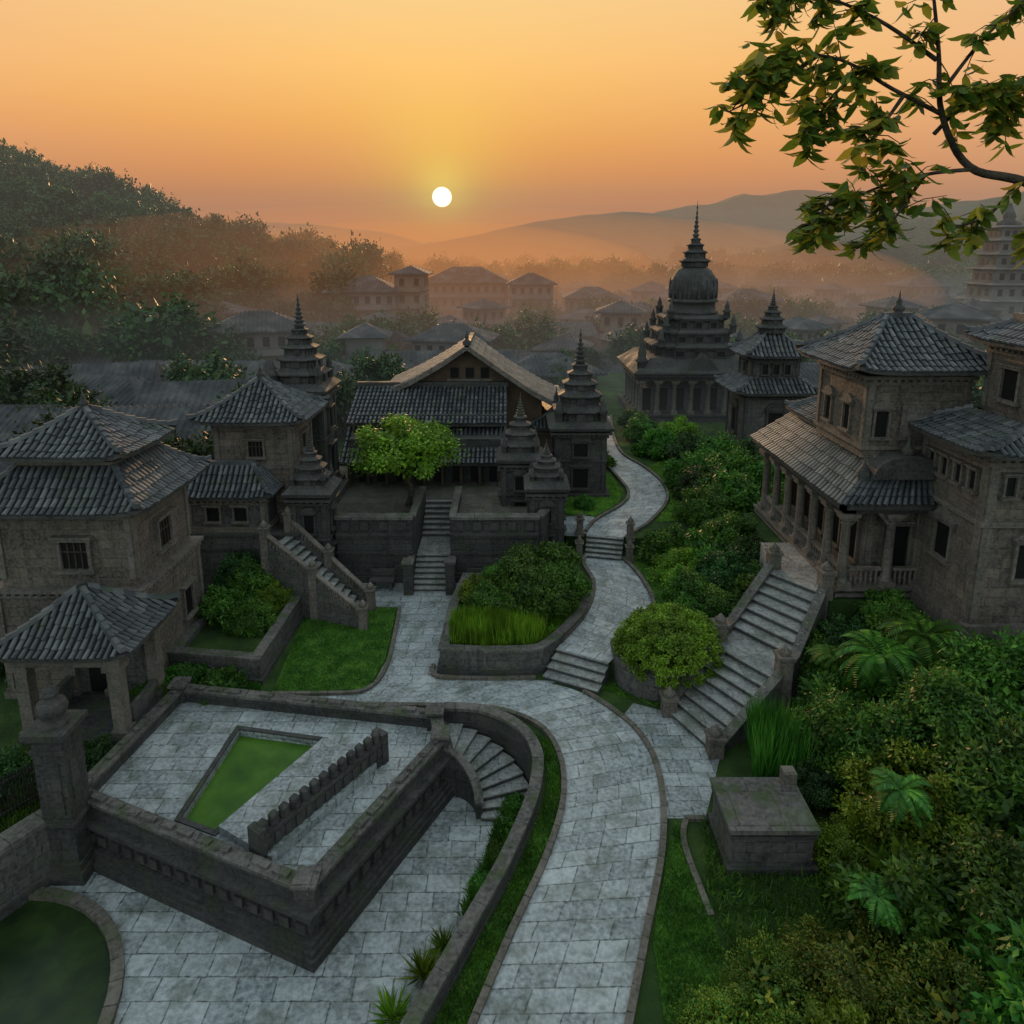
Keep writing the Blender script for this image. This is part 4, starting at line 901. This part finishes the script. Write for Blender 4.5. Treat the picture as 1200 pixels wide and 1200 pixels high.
# ================================================================== BACKGROUND
def hill(name,f,x0,x1,y0,y1,nx,ny,mat='hill'):
    mb=MB(M[mat]); vs=[]
    for j in range(ny+1):
        for i in range(nx+1):
            x=x0+(x1-x0)*i/nx;y=y0+(y1-y0)*j/ny; vs.append((x,y,f(x,y)))
    mb.v=vs
    for j in range(ny):
        for i in range(nx):
            k=j*(nx+1)+i; mb.f.append((k,k+1,k+nx+2,k+nx+1)); mb.sm.add(len(mb.f)-1)
    return mesh_obj(name,[mb])
nz=lambda x,y,s:noise.fractal(Vector((x*s,y*s,1.7)),1,2.1,5)
hl=lambda x,y:37*math.exp(-((x+160)/95)**2-((y-180)/80)**2)+3*nz(x,y,.02)-2.5
hr=lambda x,y:58*math.exp(-((x-320)/165)**2-((y-430)/110)**2)+9*nz(x,y,.012)-5
hill('hill',hl,-420,10,60,420,70,60)
hill('hill',hr,60,700,260,640,80,50)
hill('mountain',lambda x,y:(100*math.exp(-((x-315)/(235 if x<315 else 420))**2)+18*nz(x,y,.006))*math.exp(-((y-1000)/170)**2)-6,-500,1500,800,1200,150,24)
hill('mountain',lambda x,y:(85*math.exp(-((x+420)/330)**2)+14*nz(x+99,y,.004))*math.exp(-((y-1400)/170)**2)-6,-1500,300,1200,1600,120,20)
hill('mountain',lambda x,y:(58*math.exp(-((x-90)/260)**2)+10*nz(x+30,y,.007))*math.exp(-((y-720)/90)**2)-8,-500,900,600,840,110,16)
forest=link(bpy.data.objects.new('forest',None))
def crown_inst(x,y,z,r,h):
    o=link(bpy.data.objects.new('tree_crown',TREE[R.randrange(3)])); o.parent=forest; o.location=(x,y,z); o.scale=(r,r,h); o.rotation_euler=(0,0,R.uniform(0,6.28))
y=80.0
while y<250:
    x=-.82*y
    while x<-.18*y:
        xx=x+R.uniform(-3,3); yy=y+R.uniform(-3,3); hh=hl(xx,yy)
        if hh>2.0 or (y>110 and R.random()<.5) or (x<-.5*y and R.random()<.7):
            r_=R.uniform(3.0,6.6); crown_inst(xx,yy,max(hh,-1)+r_*.9,r_,r_*R.uniform(.9,1.4))
        x+=6.5+y*.012
    y+=7
for i in range(260):
    yy=R.uniform(215,380); xx=R.uniform(-.45,.85)*yy; crown_inst(xx,yy,R.uniform(2,6)+max(0,hr(xx,yy)),R.uniform(6,11),R.uniform(6,9))
for i in range(260):
    yy=R.uniform(72,230); xx=R.uniform(-.5,.82)*yy
    if abs(xx-16)<10 and yy<82: continue
    if -10<xx<5 and yy<75: continue
    r_=R.uniform(2.2,4.8); crown_inst(xx,yy,r_*.7-.5,r_,r_*1.05)
for x,y,r_ in ((-30,46,2.8),(-34,52,3),(-20.5,42,2.6),(-18.5,45,2.2),(-38,56,3.5),(-46,58,4),(-52,66,5),(-28,64,3.5),(-26,40,2.4),(-20,54,3),(-16,60,3),(-12,66,3.2),(30,56,3.4),(36,60,3.6),(27,50,2.6),(43,57,4),(32,46,2.5),(38,50,3.2),(24,43,2.4),(26,74,4)): crown_inst(x,y,r_*.8+.4,r_,r_*1.1)
def house_mesh(name,w,d,st,wall,gable=False,tiers=1):
    a=Asm(name); W=a.p('w',wall); V=a.p('v','dark_panel'); Rf=a.p('r','townroof'); T=a.p('t','townroof'); H=st*2.8
    W.rbox(0,0,w/2,d/2,-2,H)
    for s in range(st):
        T.rbox(0,0,w/2+.15,d/2+.15,s*2.8+2.65,s*2.8+2.8)
        if s<st-1 and st>2: W.rbox(0,-d/2-.5,w/2-.6,.5,s*2.8+2.66,s*2.8+3.4)
        for (O,g_,o_,h) in FACES(0,0,w/2,d/2).values():
            n=max(2,int(2*h/1.8))
            for i in range(n):
                aa=-h+(i+.5)*2*h/n; V.lbox(O,g_,o_,aa-.4,aa+.4,0,.05,s*2.8+.9,s*2.8+2.1); W.lbox(O,g_,o_,aa-.6,aa+.6,0,.14,s*2.8+.75,s*2.8+.88)
    ex,ey=w/2+.9,d/2+.9; rh=min(w,d)*.28
    rx,ry=(max(0,w/2-d/2)+.1,.05) if w>d else (.05,max(0,d/2-w/2)+.1)
    if gable: rx,ry=(w/2+.8,.05)
    Rf.loft([[(-ex,-ey,H-.1),(ex,-ey,H-.1),(ex,ey,H-.1),(-ex,ey,H-.1)],[(-ex,-ey,H+.1),(ex,-ey,H+.1),(ex,ey,H+.1),(-ex,ey,H+.1)],[(-rx,-ry,H+rh),(rx,-ry,H+rh),(rx,ry,H+rh),(-rx,ry,H+rh)]],True,True)
    n=int(2*ex/.5)
    for i in range(n):
        x=-ex+(i+.5)*2*ex/n; t=1 if abs(x)<rx else (ex-abs(x))/(ex-rx+1e-6)
        for sy in (-1,1):
            y0=sy*ey; y1=sy*(ey+(ry-ey)*t); z1=H+.1+(rh-.1)*t
            Rf.loft([[(x-.13,y0,H+.1),(x,y0,H+.24),(x+.13,y0,H+.1)],[(x-.13,y1,z1),(x,y1,z1+.14),(x+.13,y1,z1)]],True,True)
    if tiers>1:
        W.rbox(0,0,w*.28,d*.28,H,H+rh+1.2); e2=w*.28+.9
        Rf.loft([[(-e2,-e2,H+rh+1.1),(e2,-e2,H+rh+1.1),(e2,e2,H+rh+1.1),(-e2,e2,H+rh+1.1)],[(-.1,-.1,H+rh+2.6),(.1,-.1,H+rh+2.6),(.1,.1,H+rh+2.6),(-.1,.1,H+rh+2.6)]],True,True)
    o=a.build(True); me=o.data; bpy.data.objects.remove(o); return me
HM=[house_mesh('house_a',10,7,1,'town1'),house_mesh('house_b',8,7,2,'town2',True),house_mesh('house_c',12,7,1,'town1',True),house_mesh('house_d',8,8,1,'town1',False,2),house_mesh('house_e',15,8,1,'town2',True),house_mesh('house_f',7,7,2,'town2'),house_mesh('house_g',11,8,3,'town1'),house_mesh('house_h',6,6,3,'town2')]
def house(x,y,k,rot=0,s=1,z=-1.5,name='house'):
    o=link(bpy.data.objects.new(name,HM[k])); o.location=(x,y,z); o.rotation_euler=(0,0,rot); o.scale=(s,s,s); return o
for x,y,k,rt,s in ((-27,50,4,.1,1),(-36,62,0,-.2,1.1),(-24,60,2,.2,1.1),(-44,66,4,.3,1.1),(-33,74,2,0,1),(-21,74,0,.1,1),(-52,78,2,.2,1),(-31,41,2,1.4,1),(-42,50,4,.05,1),(-14,72,0,0,1),(-8,80,4,.1,1),(-18,86,3,.1,1),(4,80,0,.2,1),(6,92,4,0,1),(27,66,2,.1,.9),(36,72,4,.2,1),(30,84,2,-.1,1),(42,82,0,.1,1),(25,80,3,0,1),(48,70,4,.3,1),(-23,36.5,3,0,.8)): house(x,y,k,rt,s,0 if y<90 else -1.5)
pl=[]
tries=0
while len(pl)<190 and tries<7000:
    tries+=1; yy=R.uniform(88,215); xx=R.uniform(-.42,.8)*yy
    if hl(xx,yy)>3 or any(math.dist((xx,yy),q)<9 for q in pl): continue
    pl.append((xx,yy)); house(xx,yy,R.choice([0,0,1,2,2,3,4,4,5,5,6,7,7]),R.choice([0,.1,-.15,.3,.7,1.2,1.5]),R.uniform(.75,1.1))
def block(x,y,w,d,st,wall='town1',name='apartment_block'):
    me=house_mesh(name,w,d,st,wall,False,1); o=link(bpy.data.objects.new(name,me)); o.location=(x,y,-1.5)
block(-25,122,11,9,4); block(-17.5,124,5,7,5,'town2'); block(-10,158,18,12,4,'town1'); block(-72,165,9,9,7,'town1'); block(4,150,9,8,4)
a=Asm('stone_pagoda_tower'); W=a.p('walls','town1'); z=-1.5; hw=5.2
for i in range(8):
    h=2.9-.15*i; W.rbox(88,128,hw,hw,z,z+h); 
    for (O,g_,o_,hh) in FACES(88,128,hw,hw).values():
        for q in (-.6,0,.6): a.p('opening_panels','dark_panel').lbox(O,g_,o_,q*hw-.4,q*hw+.4,0,.06,z+h*.25,z+h*.75)
    a.p('eaves','town1').plan(88,128,[(hw+.2,z+h),(hw+.8,z+h+.12),(hw+.7,z+h+.3),(hw*.9,z+h+.5)],[(1,-1),(1,1),(-1,1),(-1,-1)])
    z+=h+.4; hw*=.88
a.p('spire','townroof').lathe(88,128,[(hw,z),(hw*1.1,z+.5),(hw*.5,z+1.1),(hw*.6,z+1.6),(.1,z+4)],10)
a.build()

# ================================================================== HAZE (absorbing volumes; emission stands in for light scattered by mist)
def haze(name,col,dens,box=None,ell=None):
    m=bpy.data.materials.new(name+'_mat'); m.use_nodes=True; nt=m.node_tree; nt.nodes.clear()
    o=N(nt,'ShaderNodeOutputMaterial'); ab=N(nt,'ShaderNodeVolumeAbsorption'); ab.inputs[0].default_value=(0,0,0,1); ab.inputs[1].default_value=dens
    em=N(nt,'ShaderNodeEmission'); em.inputs[0].default_value=(*col,1); em.inputs[1].default_value=dens
    ad=N(nt,'ShaderNodeAddShader'); nt.links.new(ab.outputs[0],ad.inputs[0]); nt.links.new(em.outputs[0],ad.inputs[1]); nt.links.new(ad.outputs[0],o.inputs['Volume'])
    if box:
        mb=MB(m); mb.box(*box); mesh_obj(name,[mb],None,True)
    else:
        mb=MB(m); c,r_=ell; n=24
        mb.lathe(0,0,[(math.sin(math.pi*i/n)+1e-4,-math.cos(math.pi*i/n)) for i in range(n+1)],32)
        ob=mesh_obj(name,[mb],None,True); ob.location=c; ob.scale=r_
haze('valley_mist',(.16,.185,.185),.0028,box=(-500,50,-2,600,420,5))
haze('valley_mist',(.16,.185,.185),.0026,box=(-502,52,-2.01,602,422,10.5))
haze('upper_mist',(.235,.205,.17),.0019,box=(-600,64,-2.02,700,424,40))
haze('distant_haze',(.45,.235,.125),.0010,box=(-1800,425,-2,1800,1300,120))
haze('warm_glow_mist',(.85,.30,.07),.0020,ell=((-28,250,6),(150,170,24)))  # self-glowing ellipsoids; the warm light near the sun is emission colour
haze('warm_glow_mist',(.95,.33,.06),.0026,ell=((-30,262,7),(85,130,20)))

# ================================================================== WORLD / SUN / CAMERA
sun_el=math.radians(4.3); sun_az=math.radians(-5.5)
sd=Vector((math.sin(sun_az)*math.cos(sun_el),math.cos(sun_az)*math.cos(sun_el),math.sin(sun_el)))
w=bpy.data.worlds.new('World'); scene.world=w; w.use_nodes=True; nt=w.node_tree; nt.nodes.clear()
out=N(nt,'ShaderNodeOutputWorld'); bg=N(nt,'ShaderNodeBackground'); nt.links.new(bg.outputs[0],out.inputs[0])
tc=N(nt,'ShaderNodeTexCoord'); sep=N(nt,'ShaderNodeSeparateXYZ'); nt.links.new(tc.outputs['Generated'],sep.inputs[0])
sky=N(nt,'ShaderNodeTexSky'); sky.sky_type='NISHITA'; sky.sun_disc=False; sky.sun_elevation=sun_el; sky.sun_rotation=sun_az; sky.dust_density=3; sky.air_density=1.2
def mr(v,a,b,c=0,d=1,smooth=False):
    n=N(nt,'ShaderNodeMapRange'); 
    if smooth: n.interpolation_type='SMOOTHSTEP'
    nt.links.new(v,n.inputs[0])
    for i,q in enumerate((a,b,c,d)): n.inputs[i+1].default_value=q
    return n.outputs[0]
ramp=N(nt,'ShaderNodeValToRGB'); nt.links.new(mr(sep.outputs[2],-.05,.45),ramp.inputs[0])
el=ramp.color_ramp.elements
stops=[(0,(.8,.15,.035)),(.1,(1.0,.19,.03)),(.18,(1.1,.25,.035)),(.28,(1.12,.36,.055)),(.45,(1.05,.5,.12)),(.7,(.98,.62,.24)),(1,(.78,.66,.45))]
el[0].position=0; el[0].color=(*stops[0][1],1); el[1].position=1; el[1].color=(*stops[-1][1],1)
for p,c in stops[1:-1]: e_=el.new(p); e_.color=(*c,1)
nm=N(nt,'ShaderNodeVectorMath',operation='DOT_PRODUCT'); nt.links.new(tc.outputs['Generated'],nm.inputs[0]); nm.inputs[1].default_value=(math.sin(sun_az),math.cos(sun_az),0)
azm=mr(nm.outputs['Value'],-.1,.8,0,1,True); zm=mr(sep.outputs[2],.3,.65,1,0,True); mask=math_n(nt,'MULTIPLY',azm,zm)
sk=N(nt,'ShaderNodeVectorMath',operation='SCALE'); nt.links.new(sky.outputs[0],sk.inputs[0]); sk.inputs[3].default_value=.12
cool=mix(nt,sk.outputs[0],(.60,.71,.76),1.0,'ADD')
mpp=N(nt,'ShaderNodeMapping'); mpp.inputs['Scale'].default_value=(1.2,1.2,9); nt.links.new(tc.outputs['Generated'],mpp.inputs[0])
st=noise_f(nt,2.2,5,.35,.75,mpp.outputs[0])
warm=mix(nt,ramp.outputs[0],(.85,.5,.3),math_n(nt,'MULTIPLY',st,.14))
far=mr(nm.outputs['Value'],.99,.72,0,.5,True)
warm=mix(nt,warm,(.78,.46,.30),far)
col=mix(nt,cool,warm,mask)
d3=N(nt,'ShaderNodeVectorMath',operation='DOT_PRODUCT'); nt.links.new(tc.outputs['Generated'],d3.inputs[0]); d3.inputs[1].default_value=sd
dm=math_n(nt,'MAXIMUM',d3.outputs['Value'],0)
for pw,c in ((1600,(.35,.5,.06)),(260,(.12,.27,.0)),(40,(.06,.07,.0))):
    col=mix(nt,col,mix(nt,(0,0,0),c,math_n(nt,'POWER',dm,pw)),1.0,'ADD')
disc=mr(d3.outputs['Value'],math.cos(math.radians(.78)),math.cos(math.radians(.68)))
col=mix(nt,col,(8,7,5),disc)
nt.links.new(col,bg.inputs[0]); bg.inputs[1].default_value=1.0
sl=bpy.data.lights.new('sun','SUN'); sl.energy=5; sl.angle=math.radians(.8); sl.color=(1,.56,.26)
so=link(bpy.data.objects.new('sun',sl)); ld=Vector((math.sin(sun_az)*math.cos(math.radians(9)),math.cos(sun_az)*math.cos(math.radians(9)),math.sin(math.radians(9))))
so.rotation_euler=ld.to_track_quat('Z','Y').to_euler(); so.location=(0,0,60)
cam=bpy.data.cameras.new('camera'); co=link(bpy.data.objects.new('camera',cam)); co.location=(0,0,16); co.rotation_euler=(math.radians(90-12),0,0)
cam.lens=24.6; cam.sensor_width=36; cam.shift_y=-.1075; cam.clip_end=6000; cam.clip_start=.1; scene.camera=co
scene.view_settings.view_transform='Standard'; scene.view_settings.look='None'; scene.view_settings.exposure=0
